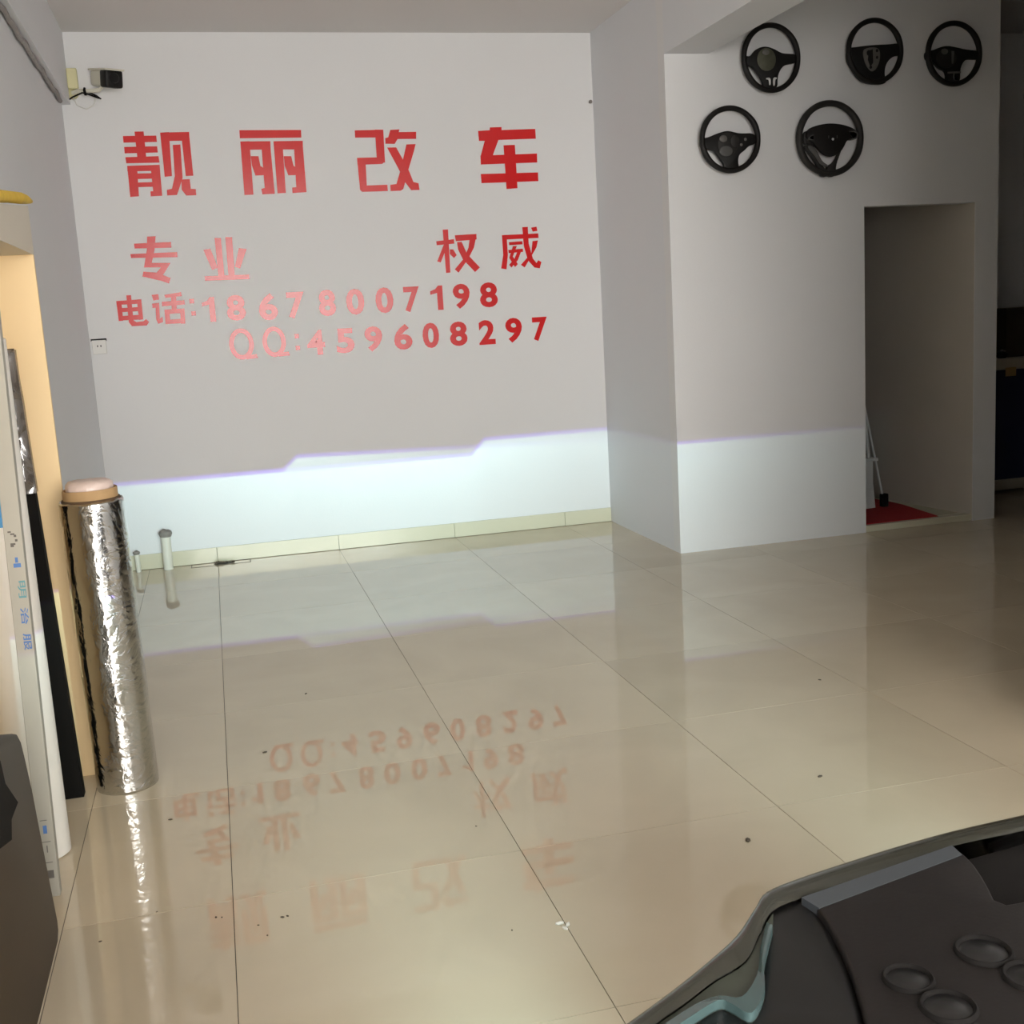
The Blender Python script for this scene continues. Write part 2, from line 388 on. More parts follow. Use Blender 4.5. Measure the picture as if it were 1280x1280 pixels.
struct('pavement', box((-6, -14, -0.3), (10, FRONT_Y - 0.12, -0.12)), PAVEMENT, 'grey pavement outside the open shop entrance', 'pavement')

bb = struct('baseboard_back', box((XL, YB - 0.004, 0.0), (XS, YB, 0.098)), GROUT, 'cream glazed tile skirting along the foot of the back wall', 'baseboard')
bx = [XL, 0.0, 0.8, 1.6, 2.4, XS]
for i in range(5):
    o = mesh_obj('skirting_tile', box((bx[i] + 0.001, YB - 0.014, 0.002), (bx[i + 1] - 0.001, YB - 0.003, 0.100), 0.0015, 1), CREAM_TILE, bb)
for x0 in (XL,):
    pass

# ------------------------------------------------------------------ wall lettering
GLYPHS = {
 '靓': [[(-0.235,2.742),(-0.181,2.742),(-0.182,2.588),(-0.235,2.588)],[(-0.306,2.717),(-0.109,2.716),(-0.109,2.678),(-0.307,2.678)],[(-0.306,2.652),(-0.11,2.652),(-0.11,2.615),(-0.307,2.614)],[(-0.305,2.591),(-0.108,2.593),(-0.106,2.554),(-0.304,2.555)],[(-0.3,2.539),(-0.242,2.539),(-0.25,2.355),(-0.302,2.353)],[(-0.162,2.54),(-0.107,2.541),(-0.111,2.354),(-0.18,2.353),(-0.178,2.383),(-0.162,2.383)],[(-0.3,2.539),(-0.107,2.541),(-0.108,2.505),(-0.302,2.506)],[(-0.255,2.492),(-0.15,2.492),(-0.151,2.459),(-0.257,2.459)],[(-0.256,2.438),(-0.152,2.438),(-0.154,2.41),(-0.257,2.41)],[(-0.084,2.733),(-0.031,2.735),(-0.04,2.471),(-0.084,2.468)],[(-0.084,2.733),(0.09,2.734),(0.088,2.682),(-0.084,2.683)],[(0.041,2.703),(0.089,2.702),(0.089,2.47),(0.043,2.469)],[(-0.016,2.658),(0.03,2.66),(0.023,2.459),(-0.009,2.383),(-0.022,2.356),(-0.081,2.355),(-0.079,2.388),(-0.048,2.395),(-0.023,2.471)],[(0.015,2.449),(0.065,2.45),(0.066,2.391),(0.096,2.388),(0.095,2.351),(0.034,2.351),(0.01,2.388)]],
 '丽': [[(0.397,2.739),(0.781,2.734),(0.779,2.687),(0.395,2.69)],[(0.396,2.67),(0.453,2.671),(0.447,2.344),(0.391,2.343)],[(0.396,2.67),(0.582,2.669),(0.58,2.618),(0.396,2.62)],[(0.524,2.642),(0.58,2.641),(0.581,2.345),(0.502,2.344),(0.5,2.378),(0.521,2.383)],[(0.452,2.58),(0.5,2.579),(0.507,2.519),(0.537,2.497),(0.534,2.461),(0.47,2.461),(0.455,2.52)],[(0.602,2.668),(0.658,2.668),(0.651,2.348),(0.598,2.347)],[(0.602,2.668),(0.786,2.667),(0.783,2.614),(0.601,2.618)],[(0.728,2.638),(0.784,2.637),(0.782,2.349),(0.693,2.346),(0.694,2.38),(0.72,2.382)],[(0.658,2.575),(0.705,2.574),(0.714,2.515),(0.741,2.494),(0.737,2.456),(0.676,2.457),(0.659,2.515)]],
 '改': [[(1.123,2.725),(1.308,2.726),(1.307,2.678),(1.122,2.68)],[(1.254,2.727),(1.308,2.726),(1.304,2.519),(1.252,2.542)],[(1.124,2.554),(1.305,2.554),(1.302,2.525),(1.285,2.512),(1.124,2.51)],[(1.124,2.554),(1.178,2.553),(1.173,2.357),(1.141,2.34),(1.128,2.353)],[(1.135,2.379),(1.309,2.38),(1.309,2.34),(1.141,2.34)],[(1.354,2.724),(1.414,2.726),(1.408,2.709),(1.523,2.709),(1.52,2.665),(1.398,2.666),(1.376,2.636),(1.316,2.638),(1.317,2.673),(1.337,2.678)],[(1.325,2.614),(1.384,2.614),(1.453,2.477),(1.482,2.393),(1.516,2.383),(1.519,2.341),(1.464,2.341),(1.427,2.394),(1.388,2.484)],[(1.453,2.631),(1.514,2.632),(1.499,2.586),(1.452,2.466),(1.412,2.35),(1.394,2.34),(1.327,2.339),(1.328,2.379),(1.369,2.383),(1.407,2.483)]],
 '车': [[(1.939,2.707),(2.018,2.71),(2.021,2.728),(2.1,2.729),(2.099,2.71),(2.332,2.713),(2.333,2.65),(2.074,2.647),(2.028,2.547),(1.945,2.543),(1.98,2.643),(1.941,2.644)],[(1.945,2.549),(2.335,2.554),(2.334,2.496),(1.944,2.492)],[(2.107,2.612),(2.185,2.613),(2.187,2.332),(2.111,2.329)],[(1.94,2.431),(2.336,2.431),(2.335,2.374),(1.941,2.372)]],
 '专': [[(-0.31,2.07),(-0.087,2.071),(-0.088,2.036),(-0.31,2.04)],[(-0.339,2.007),(-0.056,2.008),(-0.057,1.976),(-0.337,1.983)],[(-0.227,2.11),(-0.176,2.11),(-0.192,2.025),(-0.216,1.948),(-0.103,1.943),(-0.156,1.87),(-0.113,1.85),(-0.125,1.816),(-0.168,1.834),(-0.281,1.867),(-0.272,1.897),(-0.194,1.887),(-0.164,1.918),(-0.266,1.922),(-0.238,2.027)]],
 '业': [[(0.181,2.085),(0.22,2.083),(0.22,1.838),(0.182,1.839)],[(0.248,2.088),(0.29,2.086),(0.283,1.835),(0.244,1.836)],[(0.105,2.014),(0.149,2.021),(0.183,1.9),(0.147,1.888)],[(0.325,2.016),(0.373,2.01),(0.321,1.888),(0.29,1.9)],[(0.097,1.851),(0.375,1.849),(0.374,1.819),(0.097,1.822)]],
 '电': [[(-0.454,1.724),(-0.424,1.725),(-0.425,1.601),(-0.452,1.6)],[(-0.454,1.724),(-0.304,1.727),(-0.305,1.7),(-0.454,1.7)],[(-0.33,1.727),(-0.303,1.727),(-0.305,1.602),(-0.33,1.6)],[(-0.45,1.679),(-0.305,1.68),(-0.306,1.655),(-0.451,1.654)],[(-0.449,1.63),(-0.304,1.632),(-0.305,1.602),(-0.45,1.603)],[(-0.39,1.756),(-0.362,1.756),(-0.364,1.6),(-0.348,1.588),(-0.305,1.59),(-0.288,1.603),(-0.271,1.584),(-0.287,1.563),(-0.377,1.564),(-0.393,1.591)]],
 '话': [[(-0.238,1.751),(-0.197,1.754),(-0.196,1.72),(-0.231,1.715)],[(-0.241,1.697),(-0.198,1.7),(-0.203,1.602),(-0.186,1.612),(-0.186,1.579),(-0.217,1.57),(-0.226,1.598),(-0.222,1.669),(-0.241,1.67)],[(-0.161,1.747),(-0.058,1.76),(-0.055,1.734),(-0.157,1.728)],[(-0.181,1.705),(-0.042,1.708),(-0.042,1.681),(-0.182,1.677)],[(-0.121,1.751),(-0.089,1.751),(-0.096,1.64),(-0.126,1.639)],[(-0.17,1.655),(-0.141,1.655),(-0.142,1.568),(-0.172,1.565)],[(-0.17,1.655),(-0.047,1.657),(-0.048,1.628),(-0.171,1.628)],[(-0.075,1.655),(-0.047,1.657),(-0.051,1.562),(-0.078,1.562)],[(-0.166,1.591),(-0.049,1.593),(-0.051,1.565),(-0.168,1.565)]],
 '权': [[(1.608,2.007),(1.729,2.016),(1.73,1.987),(1.61,1.981)],[(1.657,2.08),(1.693,2.081),(1.69,1.799),(1.661,1.798)],[(1.657,1.982),(1.676,1.963),(1.629,1.868),(1.606,1.876)],[(1.697,1.951),(1.719,1.95),(1.741,1.911),(1.721,1.893),(1.695,1.921)],[(1.737,2.041),(1.884,2.044),(1.884,2.008),(1.741,2.002)],[(1.843,2.04),(1.886,2.04),(1.862,1.956),(1.82,1.886),(1.746,1.796),(1.722,1.819),(1.789,1.887),(1.825,1.957)],[(1.749,1.996),(1.78,1.997),(1.812,1.916),(1.895,1.823),(1.86,1.795),(1.782,1.882),(1.753,1.948)]],
 '威': [[(2.061,2.029),(2.093,2.03),(2.094,1.898),(2.079,1.802),(2.042,1.81),(2.062,1.899)],[(2.061,2.029),(2.315,2.031),(2.316,2.001),(2.062,1.999)],[(2.206,2.076),(2.244,2.077),(2.244,1.964),(2.268,1.866),(2.292,1.835),(2.306,1.853),(2.327,1.84),(2.313,1.798),(2.277,1.805),(2.233,1.856),(2.209,1.953)],[(2.267,2.071),(2.305,2.076),(2.31,2.048),(2.278,2.044)],[(2.272,1.981),(2.31,1.985),(2.297,1.938),(2.207,1.809),(2.182,1.828),(2.26,1.903)],[(2.106,1.981),(2.2,1.984),(2.201,1.963),(2.108,1.961)],[(2.133,1.954),(2.16,1.953),(2.128,1.885),(2.16,1.833),(2.14,1.815),(2.103,1.877)],[(2.169,1.931),(2.195,1.93),(2.161,1.859),(2.114,1.813),(2.1,1.832),(2.14,1.872)],[(2.099,1.93),(2.201,1.934),(2.201,1.913),(2.101,1.909)]],
}
PHONE = [('1', 0.062, 0.142, 1.563, 1.719), ('8', 0.213, 0.331, 1.562, 1.724), ('6', 0.415, 0.535, 1.553, 1.724), ('7', 0.596, 0.71, 1.554, 1.724), ('8', 0.8, 0.911, 1.558, 1.728), ('0', 0.98, 1.099, 1.557, 1.725), ('0', 1.174, 1.292, 1.557, 1.724), ('7', 1.363, 1.469, 1.553, 1.72), ('1', 1.544, 1.628, 1.557, 1.718), ('9', 1.698, 1.813, 1.557, 1.722), ('8', 1.883, 2.006, 1.556, 1.722)]
QQROW = [('Q', 0.207, 0.38, 1.311, 1.512), ('Q', 0.418, 0.585, 1.315, 1.511), ('4', 0.703, 0.819, 1.311, 1.473), ('5', 0.894, 1.013, 1.311, 1.473), ('9', 1.083, 1.2, 1.31, 1.475), ('6', 1.279, 1.401, 1.309, 1.478), ('0', 1.473, 1.584, 1.308, 1.476), ('8', 1.659, 1.779, 1.31, 1.473), ('2', 1.86, 1.974, 1.307, 1.472), ('9', 2.048, 2.164, 1.309, 1.476), ('7', 2.239, 2.345, 1.309, 1.471)]
COLONS = [[(-0.012, 0.016, 1.685, 1.714), (-0.008, 0.02, 1.608, 1.636)], [(0.627, 0.654, 1.426, 1.455), (0.627, 0.655, 1.35, 1.378)]]
WHEEL_C = [[3.382, 2.874, 0.186, 0.195], [4.055, 2.91, 0.189, 0.188], [4.589, 2.894, 0.193, 0.19], [3.113, 2.425, 0.191, 0.19], [3.754, 2.418, 0.221, 0.219]]
LENS_OUT = [(0.404, -2.787), (0.436, -2.77), (0.489, -2.738), (0.547, -2.7), (0.609, -2.652), (0.657, -2.603), (0.685, -2.576), (0.742, -2.558), (0.82, -2.542), (0.898, -2.528), (0.992, -2.516), (1.112, -2.507), (1.197, -2.499)]
LENS_IN = [(0.414, -2.82), (0.444, -2.8), (0.495, -2.772), (0.54, -2.745), (0.588, -2.721), (0.629, -2.674), (0.666, -2.634), (0.713, -2.619), (0.786, -2.602), (0.865, -2.585), (0.954, -2.567), (1.069, -2.562), (1.149, -2.556)]
LEAK_OUT = [(0.415, -2.807), (0.438, -2.795), (0.486, -2.771), (0.53, -2.751), (0.56, -2.749), (0.595, -2.719), (0.623, -2.677), (0.645, -2.644)]
LEAK_IN = [(0.467, -2.816), (0.484, -2.808), (0.524, -2.79), (0.535, -2.801), (0.547, -2.821), (0.578, -2.787), (0.6, -2.742), (0.644, -2.676)]
FLANGE = [(0.707, -2.627), (0.951, -2.574), (0.947, -2.601), (0.714, -2.657)]
TOP_PLATE = [(0.707, -2.627), (0.952, -2.572), (0.951, -2.612), (0.932, -2.668), (0.908, -2.722), (0.954, -2.724), (1.006, -2.727), (0.831, -2.998), (0.585, -2.994), (0.649, -2.869), (0.69, -2.762), (0.716, -2.654)]
LOBE = [(0.67, -2.601), (0.692, -2.601), (0.716, -2.61), (0.724, -2.638), (0.699, -2.747), (0.657, -2.856), (0.592, -2.983), (0.391, -2.914), (0.462, -2.794), (0.533, -2.771), (0.557, -2.801), (0.596, -2.743), (0.635, -2.661)]
CAPS = [(0.832, -2.8, 0.031), (0.727, -2.819, 0.027), (0.736, -2.875, 0.029), (0.847, -2.858, 0.03)]


TY = YB - 0.0005
def stroke_mesh(polys, th=0.003):
    bm = bmesh.new()
    for k, pl in enumerate(polys):
        add_prism(bm, [(x, TY, z) for x, z in pl], (0, -th - 0.00008 * k, 0))
    bmesh.ops.triangulate(bm, faces=[f for f in bm.faces if len(f.verts) > 4])
    return bm
def sign(name, polys, label, cat, group):
    cx = sum(p[0] for pl in polys for p in pl) / sum(len(pl) for pl in polys)
    cz = sum(p[1] for pl in polys for p in pl) / sum(len(pl) for pl in polys)
    bm = stroke_mesh(polys); bmesh.ops.translate(bm, vec=(-cx, -TY, -cz), verts=bm.verts[:])
    o = mesh_obj(name, bm, RED, None, loc=(cx, TY, cz)); tag(o, label, cat, group); return o
_glyph = {}
def font_polys(ch, off):
    key = (ch, off)
    if key not in _glyph:
        c = bpy.data.curves.new('glyph', 'FONT'); c.body = ch; c.offset = off; c.resolution_u = 4; c.extrude = 0.5
        o = bpy.data.objects.new('glyph', c); COL.objects.link(o); bpy.context.view_layer.update()
        me = bpy.data.meshes.new_from_object(o.evaluated_get(bpy.context.evaluated_depsgraph_get()))
        bpy.data.objects.remove(o); bpy.data.curves.remove(c); _glyph[key] = me
    return _glyph[key]
def font_bm(ch, x0, x1, z0, z1, th, off=0.03):
    me = font_polys(ch, off); bm = bmesh.new(); bm.from_mesh(me)
    a = [min(v.co[i] for v in bm.verts) for i in range(3)]; b = [max(v.co[i] for v in bm.verts) for i in range(3)]
    for v in bm.verts:
        u = (v.co.x - a[0]) / (b[0] - a[0]); t = (v.co.y - a[1]) / (b[1] - a[1]); d = (v.co.z - a[2]) / (b[2] - a[2])
        v.co = (x0 + (x1 - x0) * u, -th * d, z0 + (z1 - z0) * t)
    bmesh.ops.recalc_face_normals(bm, faces=bm.faces[:])
    return bm
def font_sign(name, ch, x0, x1, z0, z1, label, cat, group, off=0.035):
    cx, cz = (x0 + x1) / 2, (z0 + z1) / 2
    bm = font_bm(ch, x0 - cx, x1 - cx, z0 - cz, z1 - cz, 0.003, off)
    o = mesh_obj(name, bm, RED, None, loc=(cx, TY, cz)); tag(o, label, cat, group); return o
def q_bm(x0, x1, z0, z1):
    """Oval ring with a short flat tail at its lower right."""
    bm = bmesh.new(); wx = x1 - x0; cx = x0 + wx * 0.45; cz = (z0 + z1) / 2; rx = wx * 0.45; rz = (z1 - z0) / 2; t = 0.030; n = 40; ring = []
    for k in range(n):
        a = 2 * PI * k / n; c, s = math.cos(a), math.sin(a)
        ring.append([bm.verts.new(p) for p in ((cx + rx*c, 0, cz + rz*s), (cx + (rx-t)*c, 0, cz + (rz-t)*s), (cx + (rx-t)*c, -0.003, cz + (rz-t)*s), (cx + rx*c, -0.003, cz + rz*s))])
    for k in range(n):
        A, B = ring[k], ring[(k + 1) % n]
        for i in range(4): bm.faces.new((A[i], A[(i+1) % 4], B[(i+1) % 4], B[i]))
    add_prism(bm, [(cx + 0.02, 0, z0), (x1, 0, z0 + 0.004), (x1 - 0.004, 0, z0 + 0.030), (cx + 0.045, 0, z0 + 0.028)], (0, -0.0032, 0))
    bmesh.ops.recalc_face_normals(bm, faces=bm.faces[:])
    return bm

big = {'靓': 'large red block character 靓, leftmost of the top row on the back wall',
       '丽': 'large red block character 丽, second of the top row, beside 靓',
       '改': 'large red block character 改, third of the top row on the back wall',
       '车': 'large red block character 车, rightmost of the top row on the back wall'}
mid = {'专': 'medium red character 专 below 靓 on the back wall',
       '业': 'pale shining red character 业 just right of 专 on the wall',
       '权': 'medium red character 权 left of 威 on the right of the wall',
       '威': 'medium red character 威 at the right end of the second row'}
small = {'电': 'small red character 电 starting the telephone row', '话': 'small red character 话 before the telephone colon'}
for ch, lb in big.items(): sign('sign_character', GLYPHS[ch], lb, 'character', 'large red characters of the top row')
for ch, lb in mid.items(): sign('sign_character', GLYPHS[ch], lb, 'character', 'medium red characters of the second row')
for ch, lb in small.items(): sign('sign_character', GLYPHS[ch], lb, 'character', 'small red characters of the telephone row')
def one_polys(x0, x1, z0, z1):
    w_, h_ = x1 - x0, z1 - z0
    return [[(x0 + w_ * u, z0 + h_ * v) for u, v in ((0.55, 0.0), (1.0, 0.0), (1.0, 1.0), (0.66, 1.0), (0.42, 0.86), (0.0, 0.78), (0.0, 0.64), (0.55, 0.70))]]
ordn = ['digit one, directly after the colon', 'digit eight between the first one and the six', 'digit six, the only six', 'digit seven between six and eight', 'digit eight between seven and the zeros',
        'zero touching the eight, first of the two zeros', 'zero beside the seven, second of the two zeros', 'digit seven after the zeros', 'digit one between seven and nine', 'digit nine, the only nine', 'digit eight closing the row, last']
ordq = [None, None, 'digit four, directly after the colon', 'digit five, the only five', 'digit nine between five and six', 'digit six, the only six', 'zero, the only zero', 'digit eight, the only eight', 'digit two, the only two', 'digit nine between two and seven', 'digit seven closing the row, last']
for row, words, rn in ((PHONE, ordn, 'telephone row'), (QQROW, ordq, 'lowest row')):
    for i, (ch, x0, x1, z0, z1) in enumerate(row):
        if ch == 'Q':
            cx, cz = (x0 + x1) / 2, (z0 + z1) / 2
            o = mesh_obj('sign_letter', q_bm(x0 - cx, x1 - cx, z0 - cz, z1 - cz), RED, None, loc=(cx, TY, cz))
            tag(o, 'thin red letter Q, %s' % ('farthest from the colon in the lowest row' if i == 0 else 'directly before the colon in the lowest row'), 'letter', 'red letters of the lowest row')
        elif ch == '1':
            sign('sign_digit', one_polys(x0, x1, z0, z1), 'red ' + words[i] + ' in the ' + rn, 'digit', 'red digits of the ' + rn)
        else:
            font_sign('sign_digit', ch, x0, x1, z0, z1, 'red ' + words[i] + ' in the ' + rn, 'digit', 'red digits of the ' + rn)
for k, cl in enumerate(COLONS):
    root = thing('sign_colon', 'red colon %s' % ('after the characters 电话 in the telephone row' if k == 0 else 'after the letters QQ in the lowest row'), 'colon', (cl[1][0], TY, cl[1][2]), 'red colons')
    for (x0, x1, z0, z1) in cl:
        mesh_obj('dot', box((x0 - cl[1][0], -0.003, z0 - cl[1][2]), (x1 - cl[1][0], 0, z1 - cl[1][2])), RED, root)

# ------------------------------------------------------------------ steering wheels on the partition wall
def ell_rim(rx, rz, tr, flat=0.85):
    """Rim of a steering wheel: torus with an oval section and two thumb grips, axis along Y."""
    bm = bmesh.new(); n, m = 72, 12; rings = []
    for i in range(n):
        a = 2 * PI * i / n; c, s = math.cos(a), math.sin(a)
        thick = tr * (1.0 + 0.12 * max(0, math.cos(2 * (a - 0.5)) ) ** 6 + 0.12 * max(0, math.cos(2 * (PI - a - 0.5))) ** 6)
        ring = []
        for k in range(m):
            b = 2 * PI * k / m
            q = thick * math.cos(b)
            ring.append(bm.verts.new(((rx - tr + q) * c, thick * 1.05 * math.sin(b), (rz - tr + q) * s)))
        rings.append(ring)
    for i in range(n):
        A, B = rings[i], rings[(i + 1) % n]
        for k in range(m): bm.faces.new((A[k], A[(k+1) % m], B[(k+1) % m], B[k]))
    bmesh.ops.recalc_face_normals(bm, faces=bm.faces[:])
    return bm
def norm_poly(pts, cx, cy, rx, ry, RX, RZ): return [((x - cx) / rx * RX, -(y - cy) / ry * RZ) for x, y in pts]
def plate(pts, y0, y1, bev=0.004):
    """Extrude outline (x, z) from depth y0 towards the viewer to y1 (y1 < y0)."""
    return prism([(x, y0, z) for x, z in pts], (0, y1 - y0, 0), bev, 2)
def build_wheel(idx, tr, frame, hub, parts, label, leather, hub_mat):
    cx, cz, RX, RZ = WHEEL_C[idx]
    root = thing('steering_wheel', label, 'steering wheel', (cx, YF - 0.065, cz), 'steering wheels hung on the partition wall')
    fx = frame
    mesh_obj('rim', ell_rim(RX, RZ, tr), leather, root, smooth=True)
    for h in hub:
        pts = smooth_closed(norm_poly(h, *fx, RX, RZ), 2)
        mesh_obj('hub', plate(pts, 0.016, -0.008), hub_mat, root, autosmooth=35)
    for name, pl, d, m_, lab in parts:
        pts = norm_poly(pl, *fx, RX, RZ)
        if len(pts) > 5: pts = smooth_closed(pts, 2)
        o = mesh_obj(name, plate(pts, -0.004, -0.008 - d, min(0.003, d * 0.5)), m_, root, autosmooth=35)
        if lab: o['label'] = lab
    # steering column boss that meets the wall
    bm = bmesh.new(); add_lathe(bm, [(0, 0.0645), (0.016, 0.0645), (0.018, 0.04), (0.026, 0.012), (0, 0.012)], seg=20, axis='Y')
    mesh_obj('column_boss', bm, BLACKP, root, autosmooth=40)
    return root
def ellipse_pts(cx, cy, rx, ry, n=18): return [(cx + rx * math.cos(2*PI*k/n), cy + ry * math.sin(2*PI*k/n)) for k in range(n)]

build_wheel(0, 0.0150, (340, 385, 195, 237),
    [[(160,368),(205,378),(240,325),(300,306),(360,325),(400,350),(430,358),(515,360),(515,422),(430,430),(395,470),(378,520),(378,595),(288,595),(278,530),(235,470),(208,437),(160,437)]],
    [('airbag_recess', ellipse_pts(305, 398, 62, 78), 0.004, OLIVE_PLATE, 'olive-grey exposed plate in the hub'),
     ('horn_spring', ellipse_pts(300, 350, 24, 20, 10), 0.008, GREY_PLATE, None),
     ('spoke_insert', [(300,520),(330,520),(330,570),(318,570),(318,532),(300,532)], 0.006, SILVER, 'bright chrome insert'),
     ('spoke_insert', [(345,518),(370,518),(370,530),(360,530),(357,575),(345,575)], 0.006, SILVER, 'bright chrome insert')],
    'black steering wheel with olive hub and two chrome slits, upper row left', LEATHER, BLACKP)
build_wheel(1, 0.0152, (1033, 340, 190, 222),
    [[(850,318),(900,315),(960,306),(1040,299),(1130,296),(1180,288),(1218,300),(1218,372),(1168,370),(1122,400),(1097,450),(1095,510),(1112,562),(1000,562),(930,537),(872,450),(848,400)]],
    [('airbag_recess', [(942,338),(985,318),(1045,318),(1064,350),(1057,420),(1032,468),(1000,482),(962,430)], 0.004, GREY_PLATE, 'bare grey metal plate in the hub'),
     ('bolt_hole', ellipse_pts(985, 355, 14, 20, 10), 0.007, BLACKP, None), ('bolt_hole', ellipse_pts(1040, 340, 9, 12, 10), 0.007, BLACKP, None),
     ('bolt_hole', ellipse_pts(998, 450, 9, 12, 10), 0.007, BLACKP, None), ('bolt_hole', ellipse_pts(1040, 385, 8, 11, 10), 0.007, BLACKP, None),
     ('inner_shield', [(985,340),(1012,330),(1015,420),(995,450),(978,400)], 0.0055, BLACKP, None)],
    'black steering wheel with wide hub and bare metal plate, upper row middle', LEATHER, BLACKP)
build_wheel(2, 0.0158, (582, 538, 275, 330),
    [[(305,510),(370,507),(440,475),(510,459),(600,475),(700,500),(855,513),(855,594),(795,596),(700,592),(660,640),(640,700),(640,840),(508,840),(508,712),(440,690),(385,622),(305,602)]],
    [('airbag_recess', ellipse_pts(500, 590, 100, 95), 0.003, LEATHER_G, None),
     ('horn_spring', ellipse_pts(480, 520, 34, 30, 10), 0.007, GREY_PLATE, None),
     ('wire_clip', [(545,515),(575,515),(566,640),(550,640)], 0.006, DARK_TRIM, None),
     ('spoke_insert', [(512,722),(640,718),(640,735),(512,738)], 0.006, GREY_PLATE, 'grey metal insert'),
     ('spoke_insert', [(565,738),(580,738),(580,800),(612,800),(612,812),(565,812)], 0.006, CHROME, 'bright metal insert')],
    'black steering wheel with a round dark hub, upper row right beside the corner', LEATHER, BLACKP)
build_wheel(3, 0.0155, (282, 342, 200, 225),
    [[(86,330),(130,328),(200,300),(260,283),(310,295),(345,305),(450,303),(450,377),(402,387),(372,420),(340,440),(328,480),(335,540),(330,565),(238,565),(240,512),(208,462),(172,408),(86,402)]],
    [('airbag_recess', ellipse_pts(262, 375, 66, 78), 0.003, LEATHER_G, 'dark grey exposed hub centre'),
     ('horn_spring', ellipse_pts(232, 338, 26, 24, 10), 0.008, GREY_PLATE, None),
     ('hub_cover', ellipse_pts(248, 420, 44, 36, 12), 0.007, DARK_TRIM, None),
     ('hub_cover', ellipse_pts(308, 355, 28, 40, 12), 0.006, LEATHER_G, None),
     ('switch', ellipse_pts(350, 380, 9, 11, 8), 0.006, GREY_PLATE, None), ('switch', ellipse_pts(378, 345, 9, 11, 8), 0.006, GREY_PLATE, None)],
    'black three-spoke steering wheel in the lower row left, near the partition edge', LEATHER, BLACKP)
def wheel_five():
    fr = (950, 338, 222, 255)
    build_wheel(4, 0.0185, fr,
        [[(775,300),(800,280),(820,300),(1110,300),(1130,285),(1140,320),(1120,352),(1050,352),(1000,420),(900,420),(830,372),(775,375)],
         [(770,382),(825,372),(850,405),(885,488),(910,540),(935,552),(935,595),(880,590),(872,530),(830,460)],
         [(1050,345),(1015,440),(985,520),(985,595),(925,595),(925,520),(965,505),(990,470),(1015,400)]],
        [('airbag_cover', [(785,300),(815,264),(890,245),(950,241),(1020,250),(1090,275),(1118,300),(1105,345),(1050,352),(1030,400),(1000,440),(950,466),(900,450),(862,410),(830,368),(790,345)], 0.018, LEATHER, 'padded black airbag cover'),
         ('spoke_trim', [(790,388),(825,378),(862,425),(890,490),(930,516),(930,530),(880,515),(850,460)], 0.004, DARK_TRIM, 'grey spoke trim'),
         ('switch_frame', [(1060,295),(1110,295),(1128,320),(1115,350),(1085,352),(1085,342),(1105,338),(1112,318),(1100,305),(1060,305)], 0.019, DARK_TRIM, None),
         ('switch_frame', [(830,310),(795,330),(792,350),(830,350),(830,342),(805,342),(808,332),(830,320)], 0.019, DARK_TRIM, None),
         ('emblem', ellipse_pts(955, 347, 8, 9, 12), 0.0215, SILVER, 'tiny bright silver emblem'),
         ('emblem_bar', [(925,322),(930,322),(930,342),(925,342)], 0.0195, DARK_TRIM, None), ('emblem_bar', [(980,322),(985,322),(985,342),(980,342)], 0.0195, DARK_TRIM, None)],
        'largest steering wheel, grey-black with complete airbag cover and small emblem, lower row right', LEATHER_G, LEATHER_G)
wheel_five()

# ------------------------------------------------------------------ security camera, cable, nail, socket
cc = thing('security_camera', 'ivory security camera with black hooded front high in the back left corner', 'camera', (-0.57, YB, 3.0))
mesh_obj('junction_box', box((-0.020, -0.045, -0.01), (0.040, -0.001, 0.110), 0.006), CCTV_Y, cc)['label'] = 'yellowed junction box'
bm = bmesh.new(); add_tube(bm, [(0.0, -0.02, -0.03), (0.03, -0.035, -0.022), (0.10, -0.07, -0.030), (0.16, -0.09, -0.028), (0.185, -0.10, 0.0)], 0.013, 10)
mesh_obj('bracket_arm', bm, CCTV_W, cc, autosmooth=50)
bm = bmesh.new(); add_lathe(bm, [(0, 0), (0.035, 0), (0.035, -0.008), (0.020, -0.020), (0, -0.020)], (0.0, -0.001, -0.03), 20, 'Y')
mesh_obj('wall_plate', bm, CCTV_Y, cc, autosmooth=40)
body_rot = Matrix.Translation(Vector((0.208, -0.115, 0.036))) @ Matrix.Rotation(math.radians(28), 4, 'Z') @ Matrix.Rotation(math.radians(10), 4, 'X') @ Matrix.Scale(1.12, 4)
def cam_part(name, bm, m_):
    bm.transform(body_rot); return mesh_obj(name, bm, m_, cc, autosmooth=40)
cam_part('body', box((-0.045, -0.06, -0.043), (0.045, 0.10, 0.042), 0.016, 3), CCTV_W)
cam_part('sun_hood', box((-0.054, -0.115, 0.036), (0.054, 0.105, 0.046), 0.004), CCTV_W)
cam_part('front_housing', box((-0.050, -0.105, -0.050), (0.050, -0.030, 0.038), 0.012, 3), BLACKP)['label'] = 'black front housing'
bm = bmesh.new(); add_lathe(bm, [(0, -0.109), (0.024, -0.109), (0.027, -0.104), (0.027, -0.10)], seg=24, axis='Y'); cam_part('lens', bm, HOUSING_D)
bm = bmesh.new()
add_tube(bm, [(-0.03, -0.03, -0.075), (0.0, -0.05, -0.06), (0.06, -0.065, -0.038), (0.09, -0.068, -0.045), (0.15, -0.08, -0.072), (0.165, -0.08, -0.078), (0.14, -0.08, -0.058), (0.085, -0.07, -0.03)], 0.0048, 8)
add_tube(bm, [(0.075, -0.055, -0.012), (0.075, -0.088, -0.025), (0.078, -0.075, -0.05), (0.080, -0.05, -0.045), (0.078, -0.045, -0.02)], 0.008, 8, closed=True)
mesh_obj('cable_loop', bm, RUBBER, cc, smooth=True)['label'] = 'black looped cable tied under the bracket'
